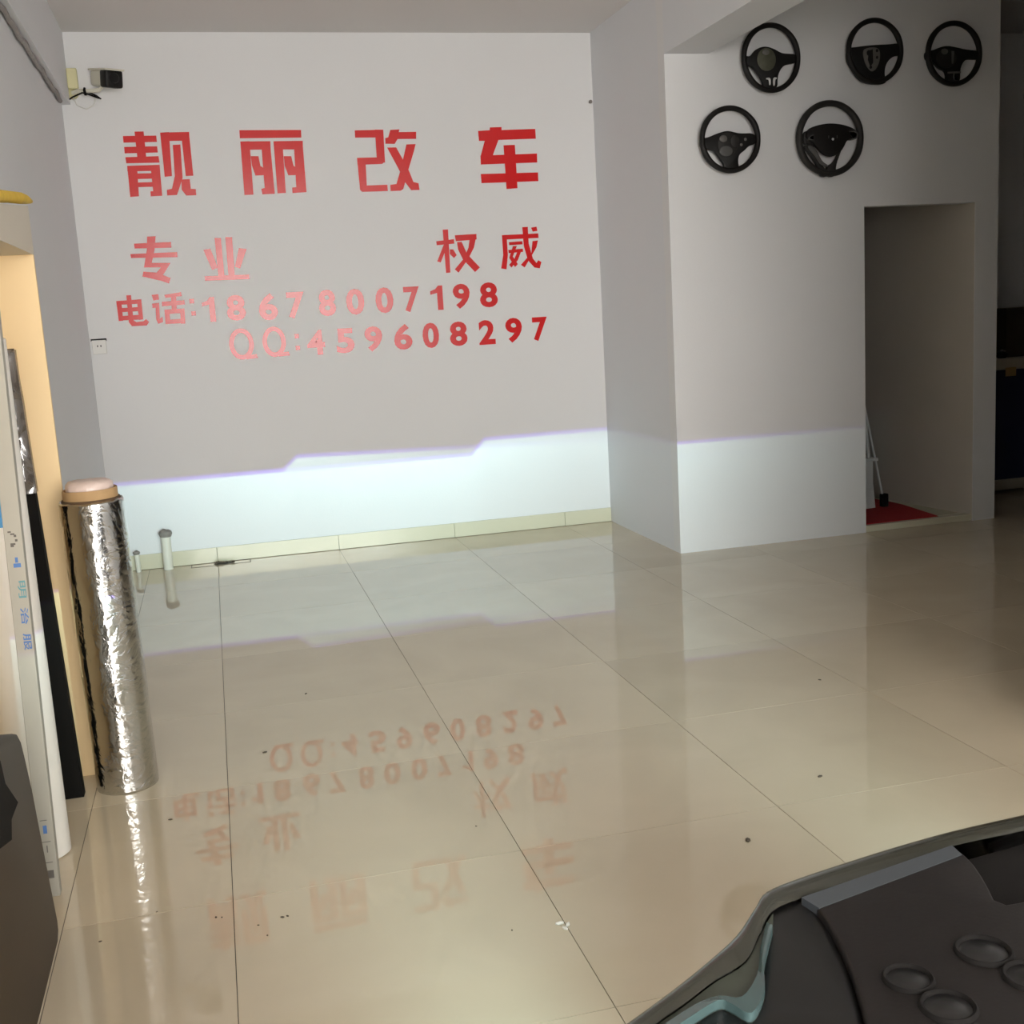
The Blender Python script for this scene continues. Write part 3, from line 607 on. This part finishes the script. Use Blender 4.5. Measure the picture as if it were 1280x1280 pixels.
bm = bmesh.new(); add_tube(bm, [(0.0, -0.02, -0.05), (0.02, -0.02, -0.10), (0.07, -0.02, -0.125), (0.12, -0.02, -0.10), (0.13, -0.03, -0.06)], 0.004, 8)
mesh_obj('white_cable', bm, SOCKET, cc, smooth=True)['label'] = 'thin white cable loop'

pts = []
for k in range(60):
    y = -1.0 + k * (3.74 - -1.0) / 59
    pts.append((-0.624 + 0.004 * math.sin(k * 1.7), y, 2.890 + 0.006 * math.sin(k * 0.9 + 1)))
bm = bmesh.new(); add_tube(bm, pts, 0.013, 8)
tag(mesh_obj('cable', bm, CONDUIT, None, smooth=True), 'grey cable run tucked under the beam along the left wall', 'cable')

bm = bmesh.new(); add_lathe(bm, [(0, 0), (0.005, 0), (0.005, -0.025), (0.012, -0.026), (0.012, -0.031), (0, -0.033)], (0, 0, 0), 10, 'Y')
tag(mesh_obj('nail', bm, GREYCAP, None, loc=(2.722, YB, 2.879)), 'small dark nail in the back wall beside the partition corner', 'nail')

so = thing('wall_socket', 'small white wall socket on the back wall below the telephone row', 'socket', (-0.585, YB, 1.446))
mesh_obj('face_plate', box((-0.043, -0.009, -0.043), (0.043, 0, 0.043), 0.003), SOCKET, so)
for dx in (-0.010, 0.010):
    mesh_obj('slot', box((dx - 0.003, -0.0105, 0.0), (dx + 0.003, -0.0085, 0.012)), BLACKP, so)
mesh_obj('back_box', box((-0.047, -0.003, 0.036), (0.047, 0, 0.052)), BLACKP, so)['label'] = 'dark gap of the wall box above the plate'

# ------------------------------------------------------------------ pipe stubs and floor drain
def pipe(x, y, r, h, lab, tilt):
    t = thing('pipe_stub', lab, 'pipe', (x, y, 0), 'capped pipe stubs by the back wall')
    bm = bmesh.new(); add_lathe(bm, [(0, 0), (r, 0), (r, h), (0, h)], seg=20); mesh_obj('pipe', bm, PVC, t, autosmooth=40)
    bm = bmesh.new(); add_lathe(bm, [(0, h), (r * 1.15, h), (r * 1.45, h + r * 0.7), (r * 1.3, h + r * 1.2), (r * 0.7, h + r * 1.5), (0, h + r * 1.35)], seg=14)
    for v in bm.verts: v.co += Vector((noise.noise(v.co * 60), noise.noise(v.co * 60 + Vector((5, 0, 0))), noise.noise(v.co * 60 + Vector((0, 9, 0))))) * r * 0.25 * (1 if v.co.z > h + 0.001 else 0)
    mesh_obj('plug', bm, GREYCAP, t, autosmooth=50)['label'] = 'grey lumpy plug'
    t.rotation_euler = (0, math.radians(tilt), 0); return t
pipe(-0.312, 3.895, 0.030, 0.215, 'taller white plastic pipe stub with a grey plug by the skirting', 0.8)
pipe(-0.497, 3.91, 0.0155, 0.115, 'shorter thin white pipe stub with a grey plug near the foil roll', -1.5)
dr = thing('floor_drain', 'cut floor tile with a dark rough drain hole against the skirting', 'drain', (0.04, 3.90, 0))
bm = bmesh.new()
for a, b in (((-0.21, -0.05), (0.17, -0.045)), ((0.165, -0.05), (0.17, 0.05)), ((-0.10, 0.048), (0.17, 0.052)), ((-0.21, -0.05), (-0.205, 0.05))):
    add_box(bm, (a[0], a[1], 0.0002), (b[0], b[1], 0.0016))
mesh_obj('cut_joint', bm, DIRT, dr)
bm = bmesh.new(); n = 16; ring = [(0.065 * (1 + 0.3 * noise.noise(Vector((k * 0.9, 0, 0)))) * math.cos(2*PI*k/n), 0.024 * (1 + 0.4 * noise.noise(Vector((k * 0.8, 3, 0)))) * math.sin(2*PI*k/n), 0.0003) for k in range(n)]
add_prism(bm, ring, (0, 0, 0.004)); mesh_obj('hole_rim', bm, BLACKP, dr)
bm = bmesh.new()
for k in range(9):
    m4 = Matrix.Translation((random.uniform(-0.06, 0.06), random.uniform(-0.02, 0.02), 0.008)) @ Matrix.Diagonal((random.uniform(0.006, 0.014), random.uniform(0.005, 0.010), random.uniform(0.006, 0.016), 1))
    bmesh.ops.create_icosphere(bm, subdivisions=1, radius=1, matrix=m4)
mesh_obj('rubble', bm, DIRT, dr)['kind'] = 'stuff'

# ------------------------------------------------------------------ left side: cabinet and rolls
cab = thing('display_rack', 'tall cream-yellow rack against the left wall holding the film rolls', 'rack', (-0.54, -0.7, 0))
def cabp(name, bm, m_):
    bmesh.ops.translate(bm, vec=(0.54, 0.7, 0), verts=bm.verts[:]); return mesh_obj(name, bm, m_, cab)
cabp('end_panel', box((-0.636, 0.305, 0.0), (-0.441, 0.325, 1.782), 0.001), CREAM_BOARD)
cabp('end_panel', box((-0.636, -1.78, 0.0), (-0.441, -1.76, 1.782), 0.001), CREAM_BOARD)
cabp('back_panel', box((-0.638, -1.76, 0.02), (-0.628, 0.305, 1.782)), CREAM_BOARD)
bm = bmesh.new(); add_prism(bm, [(-0.441, -1.78, 1.782), (-0.441, 0.325, 1.782), (-0.441, 0.325, 1.938), (-0.441, -0.25, 1.885), (-0.441, -1.78, 1.80)], (-0.195, 0, 0))
cabp('top_box', bm, OFFWHITE)['label'] = 'off-white header box'
bm = bmesh.new(); P_ = [(-0.470, -0.75, 1.878), (-0.468, -0.25, 1.908), (-0.470, 0.10, 1.943), (-0.462, 0.30, 1.961), (-0.455, 0.40, 1.966), (-0.450, 0.47, 1.966)]
add_tube(bm, P_, 0.017, 12, rfun=lambda t: 0.019 if t < 0.7 else 0.019 - 0.012 * (t - 0.7) / 0.3)
for v in bm.verts: v.co += Vector((noise.noise(v.co * 22), noise.noise(v.co * 22 + Vector((7, 0, 0))), noise.noise(v.co * 30))) * 0.004
tag(mesh_obj('ribbon', bm, YELLOW, None, smooth=True), 'yellow rolled ribbon lying on the header of the cream rack', 'ribbon')

# foil roll
RX_, RY_, RR = -0.330, 0.176, 0.101
fr = thing('foil_roll', 'upright roll wrapped in crinkled silver foil, beside the cream rack', 'roll', (RX_, RY_, 0), rot=(0, math.radians(-0.6), 0))
bm = bmesh.new(); SEG, ROWS, H = 96, 150, 0.985; rings = []
for j in range(ROWS + 1):
    z = H * j / ROWS; ring = []
    for k in range(SEG):
        a = 2 * PI * k / SEG; u = Vector((math.cos(a) * 1.3, math.sin(a) * 1.3, z * 4.2))
        d = 0.0030 * noise.noise(u * 1.6) + 0.0022 * (abs(noise.noise(u * 4.0 + Vector((3, 1, 0)))) - 0.2) + 0.0006 * (abs(noise.noise(u * 9.0)) - .2)
        amt = (0.25 + 0.75 * min(1, max(0, (z - 0.18) / 0.3))) * (0.45 + 0.75 * min(1, max(0, 0.5 - 1.6 * (math.cos(a + 0.55) - 0.35))))
        r = RR + d * amt - (0.004 if j == ROWS else 0)
        ring.append(bm.verts.new((r * math.cos(a), r * math.sin(a), z + (0.004 * noise.noise(u * 3) if j > ROWS - 4 else 0))))
    rings.append(ring)
for A, B in zip(rings, rings[1:]):
    for k in range(SEG): bm.faces.new((A[k], A[(k+1) % SEG], B[(k+1) % SEG], B[k]))
bm.faces.new(rings[0][::-1])
inner = [bm.verts.new((0.093 * math.cos(2*PI*k/SEG), 0.093 * math.sin(2*PI*k/SEG), H - 0.012)) for k in range(SEG)]
for k in range(SEG): bm.faces.new((rings[-1][k], rings[-1][(k+1) % SEG], inner[(k+1) % SEG], inner[k]))
mesh_obj('foil_wrap', bm, FOIL, fr, smooth=True)
bm = bmesh.new(); add_lathe(bm, [(0.070, 0.9), (0.0925, 0.9), (0.0925, H + 0.004), (0.090, H + 0.006), (0.070, H + 0.004)], (0, 0, 0), 40)
mesh_obj('dark_layer', bm, DARKCARD, fr, autosmooth=40)['label'] = 'dark brown inner edge'
bm = bmesh.new(); add_lathe(bm, [(0.065, 0.9), (0.086, 0.9), (0.086, H + 0.034), (0.0845, H + 0.037), (0.080, H + 0.036), (0.077, H + 0.030), (0.065, H + 0.030)], (0, 0, 0), 40)
mesh_obj('cardboard_core', bm, CARDBOARD, fr, autosmooth=40)['label'] = 'brown cardboard core ring'
bm = bmesh.new(); add_lathe(bm, [(0.0, 0.95), (0.070, 0.95), (0.075, H + 0.040), (0.074, H + 0.052), (0.064, H + 0.062), (0.04, H + 0.066), (0, H + 0.067)], (0, 0, 0), 40)
for v in bm.verts:
    if v.co.z > 0.99: v.co.z += 0.006 * noise.noise(v.co * 40)
mesh_obj('inner_roll', bm, PINK_WRAP, fr, smooth=True)['label'] = 'pale pink plastic-wrapped inner roll'

# black board in clear wrap
bk = thing('black_panel', 'tall black flat film pack, its top wrapped in clear plastic, leaning in the rack', 'panel', (-0.512, 0.13, 0))
bm = box((-0.046, -0.022, 0.0), (0.046, 0.022, 1.475), 0.002)
for v in bm.verts: v.co.x -= 0.046 * (v.co.z / 1.475)
mesh_obj('film_pack', bm, BLACK_FILM, bk)
bm = bmesh.new(); rows = 40; rings = []
for j in range(rows + 1):
    z = 1.03 + 0.452 * j / rows; ring = []
    for k, (sx, sy) in enumerate(((-1,-1),(-.4,-1),(.2,-1),(1,-1),(1,0),(1,1),(0,1),(-1,1),(-1,0))):
        w_ = 0.0485 + 0.002 * noise.noise(Vector((k, z * 6, 1))) + (0.004 * max(0, z - 0.8)) * (1 + noise.noise(Vector((z * 9, k, 0))))
        ring.append(bm.verts.new((sx * w_ - 0.046 * z / 1.475, sy * 0.025 + 0.003 * noise.noise(Vector((k * 3, z * 8, 2))), z)))
    rings.append(ring)
for A, B in zip(rings, rings[1:]):
    for k in range(9): bm.faces.new((A[k], A[(k+1) % 9], B[(k+1) % 9], B[k]))
mesh_obj('plastic_wrap', bm, CLEAR_WRAP, bk, smooth=True)['label'] = 'clear crumpled plastic sleeve'
mesh_obj('end_cap', box((-0.092, -0.024, 1.476), (0.000, 0.024, 1.486), 0.001), DARKCARD, bk)['label'] = 'dark brown top edge'

# white roll
wr = thing('white_roll', 'thick white film roll standing behind the narrow printed carton', 'roll', (-0.541, -0.30, 0))
bm = bmesh.new(); add_lathe(bm, [(0, 0), (0.072, 0), (0.078, 0.004), (0.078, 1.516), (0.072, 1.52), (0, 1.52)], seg=48); mesh_obj('film', bm, WHITE_FILM, wr, autosmooth=40)
bm = bmesh.new(); n = 12
A = [bm.verts.new((0.0785 * math.cos(-2.0 + k * 0.9 / n), 0.0785 * math.sin(-2.0 + k * 0.9 / n), 1.00)) for k in range(n + 1)]
B = [bm.verts.new((0.0785 * math.cos(-2.0 + k * 0.9 / n), 0.0785 * math.sin(-2.0 + k * 0.9 / n), 1.15)) for k in range(n + 1)]
for k in range(n): bm.faces.new((A[k], A[k+1], B[k+1], B[k]))
mesh_obj('label_patch', bm, BLUE_PRINT, wr, smooth=True)['label'] = 'sky-blue printed patch'

# narrow printed carton
ca = thing('carton_strip', 'narrow grey-white upright carton with blue-green lettering in front of the white roll', 'carton', (-0.482, -0.582, 0))
LEAN = Matrix.Rotation(math.radians(1.25), 4, 'Y')
bm = box((-0.022, -0.018, 0.0), (0.022, 0.018, 1.62), 0.002)
bm.transform(LEAN)
mesh_obj('carton', bm, GREY_CARD, ca)
def carton_print(ch, zc, s, m_, wide=1.0):
    bm = font_bm(ch, -s / 2, s / 2, -s / 2 * wide, s / 2 * wide, 0.0006, 0.01)
    bm.transform(Matrix.Translation((0.008, -0.0183, zc)) @ Matrix.Rotation(math.radians(90), 4, 'Y'))
    bm.transform(LEAN)
    o = mesh_obj('printed_character', bm, m_, ca); return o
carton_print('明', 0.866, 0.046, INK, 0.42)
carton_print('治', 0.794, 0.046, INK_B, 0.42)
carton_print('服', 0.724, 0.046, INK_B, 0.42)
def carton_mark(name, boxes, m_):
    bm = bmesh.new()
    for x0, z0, x1, z1 in boxes: add_box(bm, (x0, -0.0188, z0), (x1, -0.0175, z1))
    bm.transform(LEAN); return mesh_obj(name, bm, m_, ca)
carton_mark('printed_mark', [(-0.006, 0.925, 0.012, 0.936), (-0.001, 0.938, 0.006, 0.952)], INK_B)
carton_mark('pen_mark', [(-0.012, 1.018, -0.004, 1.022), (-0.006, 1.012, 0.004, 1.016), (0.002, 1.006, 0.008, 1.012), (0.004, 0.994, 0.010, 1.000), (-0.008, 0.985, 0.004, 0.990), (-0.008, 0.980, 0.000, 0.985)], INK_K)
carton_mark('printed_symbol', [(-0.004, 0.185, 0.006, 0.208)], INK_B)
for bx_ in ((-0.010, 0.222, 0.008, 0.224), (-0.010, 0.160, 0.012, 0.162), (0.000, 0.130, 0.003, 0.150), (-0.010, 0.100, 0.012, 0.102), (-0.004, 0.055, 0.012, 0.078)):
    carton_mark('printed_line', [bx_], GREY_PLATE)

# dark brown unit
br = thing('brown_case', 'low dark brown glossy case with rounded corners at the left edge of the floor', 'case', (-0.53, -1.28, 0))
bm = bmesh.new()
prof = [(-0.44, 0.0), (0.435, 0.0), (0.455, 0.012), (0.460, 0.04), (0.412, 0.216), (0.356, 0.439), (0.318, 0.54), (0.300, 0.580), (0.270, 0.607), (0.236, 0.620), (0.10, 0.665), (-0.10, 0.70), (-0.44, 0.72)]
a, b = add_prism(bm, [(0.093, y, z) for y, z in prof], (-0.19, 0, 0))
bmesh.ops.bevel(bm, geom=[e for e in bm.edges if (e.verts[0] in set(a)) == (e.verts[1] in set(a)) and not (e.verts[0].co.z < 0.001 and e.verts[1].co.z < 0.001)], offset=0.006, segments=2, profile=0.5, affect='EDGES')
mesh_obj('shell', bm, BROWN, br, autosmooth=35)
bm = bmesh.new(); add_prism(bm, [(0.0932, 0.045, 0.625), (0.0932, 0.063, 0.566), (0.0932, 0.167, 0.480), (0.0932, 0.075, 0.478), (0.0932, 0.050, 0.442), (0.0932, -0.07, 0.476), (0.0932, -0.20, 0.60), (0.0932, -0.12, 0.62)], (0.0010, 0, 0))
mesh_obj('patch', bm, RUBBER, br)['label'] = 'ragged black patch on the side'

# ------------------------------------------------------------------ behind the doorway
bm = bmesh.new(); n = 14
out = [(4.022, YF + 0.045), (4.575, YF + 0.05), (4.628, 3.22), (4.618, 3.44), (4.50, 3.88), (3.2, 3.88), (3.2, 2.86), (4.020, 2.84)]
add_prism(bm, [(x, y, 0.0) for x, y in out], (0, 0, 0.004))
tag(mesh_obj('carpet', bm, CARPET, None, loc=(0, 0, 0.042)), 'bright red carpet on the raised floor inside the doorway', 'carpet')
ld = thing('step_ladder', 'white folding step ladder with black feet just inside the doorway', 'ladder', (4.42, 3.22, 0.047))
def rail(name, p, q, r, m_):
    bm = bmesh.new(); add_tube(bm, [p, q], r, 8); return mesh_obj(name, bm, m_, ld)
for yy in (-0.0, 0.30):
    r1 = rail('rail', (-0.02, yy, 0.0), (-0.10, yy, 0.78), 0.012, STEEL_WHITE)
    rail('rear_leg', (0.06, yy, 0.02), (-0.085, yy, 0.70), 0.007, STEEL_WHITE)
    mesh_obj('foot', box((0.035, yy - 0.02, 0.0), (0.085, yy + 0.02, 0.09), 0.006), RUBBER, ld)['label'] = 'black rubber foot'
mesh_obj('tread', box((-0.26, -0.02, 0.325), (0.005, 0.32, 0.345), 0.004), STEEL_WHITE, ld)
mesh_obj('tread', box((-0.24, -0.01, 0.60), (-0.075, 0.31, 0.615), 0.004), STEEL_WHITE, ld)
mesh_obj('front_panel', box((-0.20, -0.012, 0.13), (-0.030, 0.0, 0.325), 0.003), STEEL_WHITE, ld)
mesh_obj('front_leg', box((-0.10, -0.02, 0.0), (-0.035, 0.0, 0.13), 0.004), STEEL_WHITE, ld)

# ------------------------------------------------------------------ counter in the dark room at the far right
ct = thing('counter', 'dark navy counter with a cream top in the dim room beyond the partition', 'counter', (6.2, 3.45, 0))
mesh_obj('worktop', box((-0.86, -0.02, 0.905), (0.86, 0.50, 0.985), 0.006), WORKTOP, ct)
mesh_obj('front_panel', box((-0.84, 0.0, 0.105), (-0.002, 0.48, 0.905), 0.003), NAVY, ct)
mesh_obj('front_panel', box((0.002, 0.0, 0.105), (0.84, 0.48, 0.905), 0.003), NAVY, ct)
mesh_obj('plinth', box((-0.84, -0.004, 0.028), (0.84, 0.46, 0.105), 0.002), WORKTOP, ct)
for x_ in (-0.76, 0.76): mesh_obj('foot', box((x_ - 0.05, 0.03, 0.0), (x_ + 0.05, 0.43, 0.028)), RUBBER, ct)
mesh_obj('tag', box((-0.605, -0.026, 0.858), (-0.52, -0.0205, 0.920)), TAN, ct)['label'] = 'tan label hanging from the top edge'
cb = thing('storage_box', 'dark brown upright box standing on the cream-topped counter', 'box', (5.885, 3.66, 0.985))
mesh_obj('carton', box((-0.19, -0.10, 0.0), (0.19, 0.10, 0.335), 0.004), BROWNBOX, cb)
mesh_obj('lid', box((-0.196, -0.106, 0.335), (0.196, 0.106, 0.352), 0.003), BROWNBOX, cb)
to = thing('hand_tool', 'small black tool lying on the counter in front of the brown box', 'tool', (5.585, 3.50, 0.985))
bm = bmesh.new(); add_tube(bm, [(-0.10, 0, 0.022), (0.0, 0, 0.026), (0.07, 0, 0.022)], 0.022, 10, rfun=lambda t: 0.022 - 0.008 * t); mesh_obj('handle', bm, RUBBER, to, autosmooth=50)
bm = bmesh.new(); add_lathe(bm, [(0, 0), (0.03, 0), (0.03, 0.045), (0.02, 0.052), (0, 0.052)], (0.03, 0.0, 0.0), 16); mesh_obj('knob', bm, BLACKP, to, autosmooth=40)
bm = bmesh.new(); add_lathe(bm, [(0, 0.052), (0.010, 0.052), (0.010, 0.060), (0, 0.062)], (0.03, 0.0, 0.0), 12); mesh_obj('cap', bm, GREY_PLATE, to, autosmooth=40)

# ------------------------------------------------------------------ crumbs on the floor
bm = bmesh.new()
for x, y, r in ((-0.045, -0.88, .004), (-0.03, -0.885, .003), (0.122, -0.942, .005), (0.135, -0.94, .004), (-0.197, -0.793, .003), (-0.18, -0.195, .006), (1.825, -0.652, .008), (1.418, -0.976, .010), (0.715, -0.598, .003),
                (0.134, 0.28, .008), (0.667, -1.211, .003), (-0.33, -0.9, .004), (-0.35, -1.3, .004), (-0.34, -1.31, .004), (0.08, -1.02, .003), (0.06, -0.96, .003), (0.33, 0.9, .006), (2.3, 0.2, .006)):
    m4 = Matrix.Translation((x, y, r * 0.3)) @ Matrix.Rotation(random.uniform(0, 3), 4, 'Z') @ Matrix.Diagonal((r * 1.3, r * 0.8, r * 0.4, 1))
    bmesh.ops.create_icosphere(bm, subdivisions=1, radius=1, matrix=m4)
tag(mesh_obj('dirt_specks', bm, DIRT, None), 'scattered dark specks of dirt on the beige floor tiles', 'dirt', kind='stuff')
cr_ = thing('crumb', 'white broken crumb lying on a floor joint in the foreground', 'crumb', (0.796, -1.238, 0))
for k, (dx, dy, r) in enumerate(((-0.010, 0.012, .009), (0.008, 0.0, .008), (-0.004, -0.014, .008))):
    bm = bmesh.new(); bmesh.ops.create_icosphere(bm, subdivisions=1, radius=1, matrix=Matrix.Translation((dx, dy, r * 0.45)) @ Matrix.Rotation(k, 4, 'Z') @ Matrix.Diagonal((r * 1.4, r * 0.7, r * 0.5, 1)))
    mesh_obj('flake', bm, CRUMB, cr_)

# ------------------------------------------------------------------ the car whose headlamp fills the lower right corner
CX, CY = 1.19, -3.3
car = thing('car', 'dark car front at the lower right with black headlamp housing and smoked lens', 'car', (CX, CY, 0))
def car_obj(name, bm, m_, parent=None, mirror=False, **kw):
    bmesh.ops.translate(bm, vec=(-CX, -CY, 0), verts=bm.verts[:])
    if mirror:
        for v in bm.verts: v.co.x = -v.co.x
        bmesh.ops.reverse_faces(bm, faces=bm.faces[:])
    return mesh_obj(name, bm, m_, parent or car, **kw)
def spline(pts, k=4):
    out = []; n = len(pts)
    for i in range(n - 1):
        p0, p1, p2, p3 = pts[max(i-1, 0)], pts[i], pts[i+1], pts[min(i+2, n-1)]
        for j in range(k):
            u = j / k
            out.append(tuple(0.5 * (2*b + (c-a)*u + (2*a-5*b+4*c-d)*u*u + (3*b-a-3*c+d)*u**3) for a, b, c, d in zip(p0, p1, p2, p3)))
    return out + [pts[-1]]
def headlamp(mirror):
    # housing: a closed tub below the top plates
    bm = bmesh.new()
    outl = [(x, y) for x, y in LENS_IN[:-1]] + [(1.06, -2.80), (1.02, -3.0), (0.50, -3.0), (0.40, -2.90)]
    inset = [(x, y - 0.006) for x, y in outl]
    add_prism(bm, [(x, y, 0.50) for x, y in inset], (0, 0, 0.262))
    H_ = car_obj('headlamp_housing', bm, HOUSING, mirror=mirror)
    def sub(name, bm, m_, lab=None, **kw):
        o = car_obj(name, bm, m_, H_, mirror=mirror, **kw)
        if lab: o['label'] = lab
        return o
    bm = prism([(x, y, 0.755) for x, y in smooth_closed(LOBE, 2)], (0, 0, 0.028), 0.012, 4); sub('shoulder', bm, HOUSING_D, autosmooth=50)
    bm = prism([(x, y, 0.755) for x, y in smooth_closed(TOP_PLATE, 1)], (0, 0, 0.037), 0.004, 3); sub('top_plate', bm, HOUSING, autosmooth=50)
    bm = prism([(x, y, 0.780) for x, y in FLANGE], (0, 0, 0.0126)); sub('lens_flange', bm, FLANGE_M, 'lighter blue-grey lens flange')
    bm = prism([(x, y, 0.765) for x, y in spline(LENS_IN[:7]) + spline(LEAK_IN)[::-1]], (0, 0, 0.0195)); sub('lens_bowl', bm, BOWL)
    bm = bmesh.new(); A = [(a[0] * .5 + b[0] * .5, a[1] * .5 + b[1] * .5) for a, b in zip(LEAK_OUT, LEAK_IN)]; A, B = spline(A), spline(LEAK_IN)
    va = [bm.verts.new((x, y, 0.790)) for x, y in A]; vb = [bm.verts.new((x, y, 0.795)) for x, y in B]
    vc = [bm.verts.new((x, y, 0.755)) for x, y in A]; vd = [bm.verts.new((x, y, 0.755)) for x, y in B]
    for i in range(len(va) - 1):
        bm.faces.new((va[i], va[i+1], vb[i+1], vb[i])); bm.faces.new((vb[i], vb[i+1], vd[i+1], vd[i])); bm.faces.new((va[i], vc[i], vc[i+1], va[i+1]))
    bmesh.ops.recalc_face_normals(bm, faces=bm.faces[:])
    sub('light_leak_ribbon', bm, LEAK_M, 'teal plastic ribbon coloured as lamplight leaking along the lens edge', autosmooth=60)
    for (x, y, r) in CAPS:
        bm = bmesh.new(); z0 = 0.7915
        add_lathe(bm, [(r * 0.80, z0 - 0.004), (r * 0.82, z0 + 0.0035), (r * 0.92, z0 + 0.005), (r, z0 + 0.003), (r * 1.03, z0 - 0.004)], (x, y, 0), 32)
        sub('vent_ring', bm, RUBBER, autosmooth=60)
        bm = bmesh.new(); add_lathe(bm, [(r * 0.80, z0 + 0.0012), (r * 0.55, z0 + 0.0012), (r * 0.42, z0 + 0.0035), (0, z0 + 0.004)], (x, y, 0), 28)
        sub('vent_cap', bm, HOUSING_D, autosmooth=60)
    bm = prism([(x, y, 0.750) for x, y in ((0.945, -2.572), (1.15, -2.545), (1.15, -2.74), (0.905, -2.735))], (0, 0, 0.016), 0.004, 2); sub('gap_shade_sheet', bm, RUBBER)  # black sheet standing in for the shaded gap beside the housing
    # lens: from the rear flange over the rounded top edge and down the front
    bm = bmesh.new(); rows = []
    LO, LI = spline(LENS_OUT), spline(LENS_IN); n = len(LO)
    for i in range(n):
        xo, yo = LO[i]; xi, yi = LI[i]
        dx, dy = xo - xi, yo - yi; L_ = math.hypot(dx, dy); dx, dy = dx / L_, dy / L_
        pr = [(xi, yi, 0.787), (xi + (xo - xi) * .45, yi + (yo - yi) * .45, 0.790), (xi + (xo - xi) * .8, yi + (yo - yi) * .8, 0.785), (xo, yo, 0.775), (xo + dx * .010, yo + dy * .010, 0.755), (xo + dx * .018, yo + dy * .018, 0.70), (xo + dx * .016, yo + dy * .016, 0.60), (xo - dx * .01, yo - dy * .01, 0.53)]
        rows.append([bm.verts.new(p) for p in pr])
    for A, B in zip(rows, rows[1:]):
        for k in range(7): bm.faces.new((A[k], B[k], B[k+1], A[k+1]))
    bmesh.ops.recalc_face_normals(bm, faces=bm.faces[:])
    sub('lens', bm, LENS, 'smoked clear lens', smooth=True)
headlamp(False); headlamp(True)
# front bumper, grille panel, fenders, wheels
bm = bmesh.new(); rows = []
for i in range(25):
    t = -1 + 2 * i / 24; x = CX + 0.82 * t; y = -2.50 - 0.26 * abs(t) ** 3.2
    rows.append([bm.verts.new(p) for p in ((x, y - 0.05, 0.52), (x, y + 0.03, 0.50), (x, y + 0.055, 0.44), (x, y + 0.05, 0.34), (x, y + 0.0, 0.22), (x, y - 0.10, 0.19), (x, y - 0.12, 0.30), (x, y - 0.12, 0.50))])
for A, B in zip(rows, rows[1:]):
    for k in range(8): bm.faces.new((A[k], B[k], B[(k+1) % 8], A[(k+1) % 8]))
bm.faces.new(rows[0]); bm.faces.new(rows[-1][::-1])
bmesh.ops.recalc_face_normals(bm, faces=bm.faces[:])
car_obj('front_bumper', bm, CAR_PAINT, autosmooth=50)
bm = box((1.085, -2.72, 0.50), (1.295, -2.535, 0.765), 0.02, 3); gr = car_obj('grille_panel', bm, CAR_PAINT)
for k in range(4):
    bm = box((1.10, -2.532, 0.55 + 0.045 * k), (1.28, -2.522, 0.565 + 0.045 * k), 0.002, 1); car_obj('grille_bar', bm, BLACKP, gr)
car_obj('engine_cover', box((0.52, -4.3, 0.45), (1.86, -3.02, 0.72), 0.04, 3), BLACKP)
for s in (False, True):
    bm = bmesh.new(); pr = [(-2.93, 0.30), (-2.93, 0.74), (-3.2, 0.80), (-4.3, 0.86), (-4.3, 0.30), (-3.78, 0.30)]
    arch = [(-3.45 + 0.35 * math.cos(a), 0.32 + 0.35 * math.sin(a)) for a in [PI * k / 12 for k in range(12, -1, -1)]]
    pts = [(0.375, y, z) for y, z in pr[:5]] + [(0.375, y, z) for y, z in arch]
    add_prism(bm, pts, (0.10, 0, 0)); car_obj('fender', bm, CAR_PAINT, mirror=s)
    bm = bmesh.new(); add_lathe(bm, [(0.20, -0.09), (0.30, -0.095), (0.318, -0.07), (0.320, 0.0), (0.318, 0.07), (0.30, 0.095), (0.20, 0.09), (0.20, -0.09)], seg=40)
    bm.transform(Matrix.Translation((0.50, -3.45, 0.32)) @ Matrix.Rotation(PI / 2, 4, 'Y')); wo = car_obj('tyre', bm, RUBBER, mirror=s, autosmooth=40)
    bm = bmesh.new(); add_lathe(bm, [(0, -0.06), (0.05, -0.07), (0.17, -0.05), (0.199, -0.085), (0.199, 0.085), (0, 0.05)], seg=32)
    bm.transform(Matrix.Translation((0.50, -3.45, 0.32)) @ Matrix.Rotation(PI / 2, 4, 'Y')); car_obj('wheel_disc', bm, GREY_PLATE, wo, mirror=s, autosmooth=40)
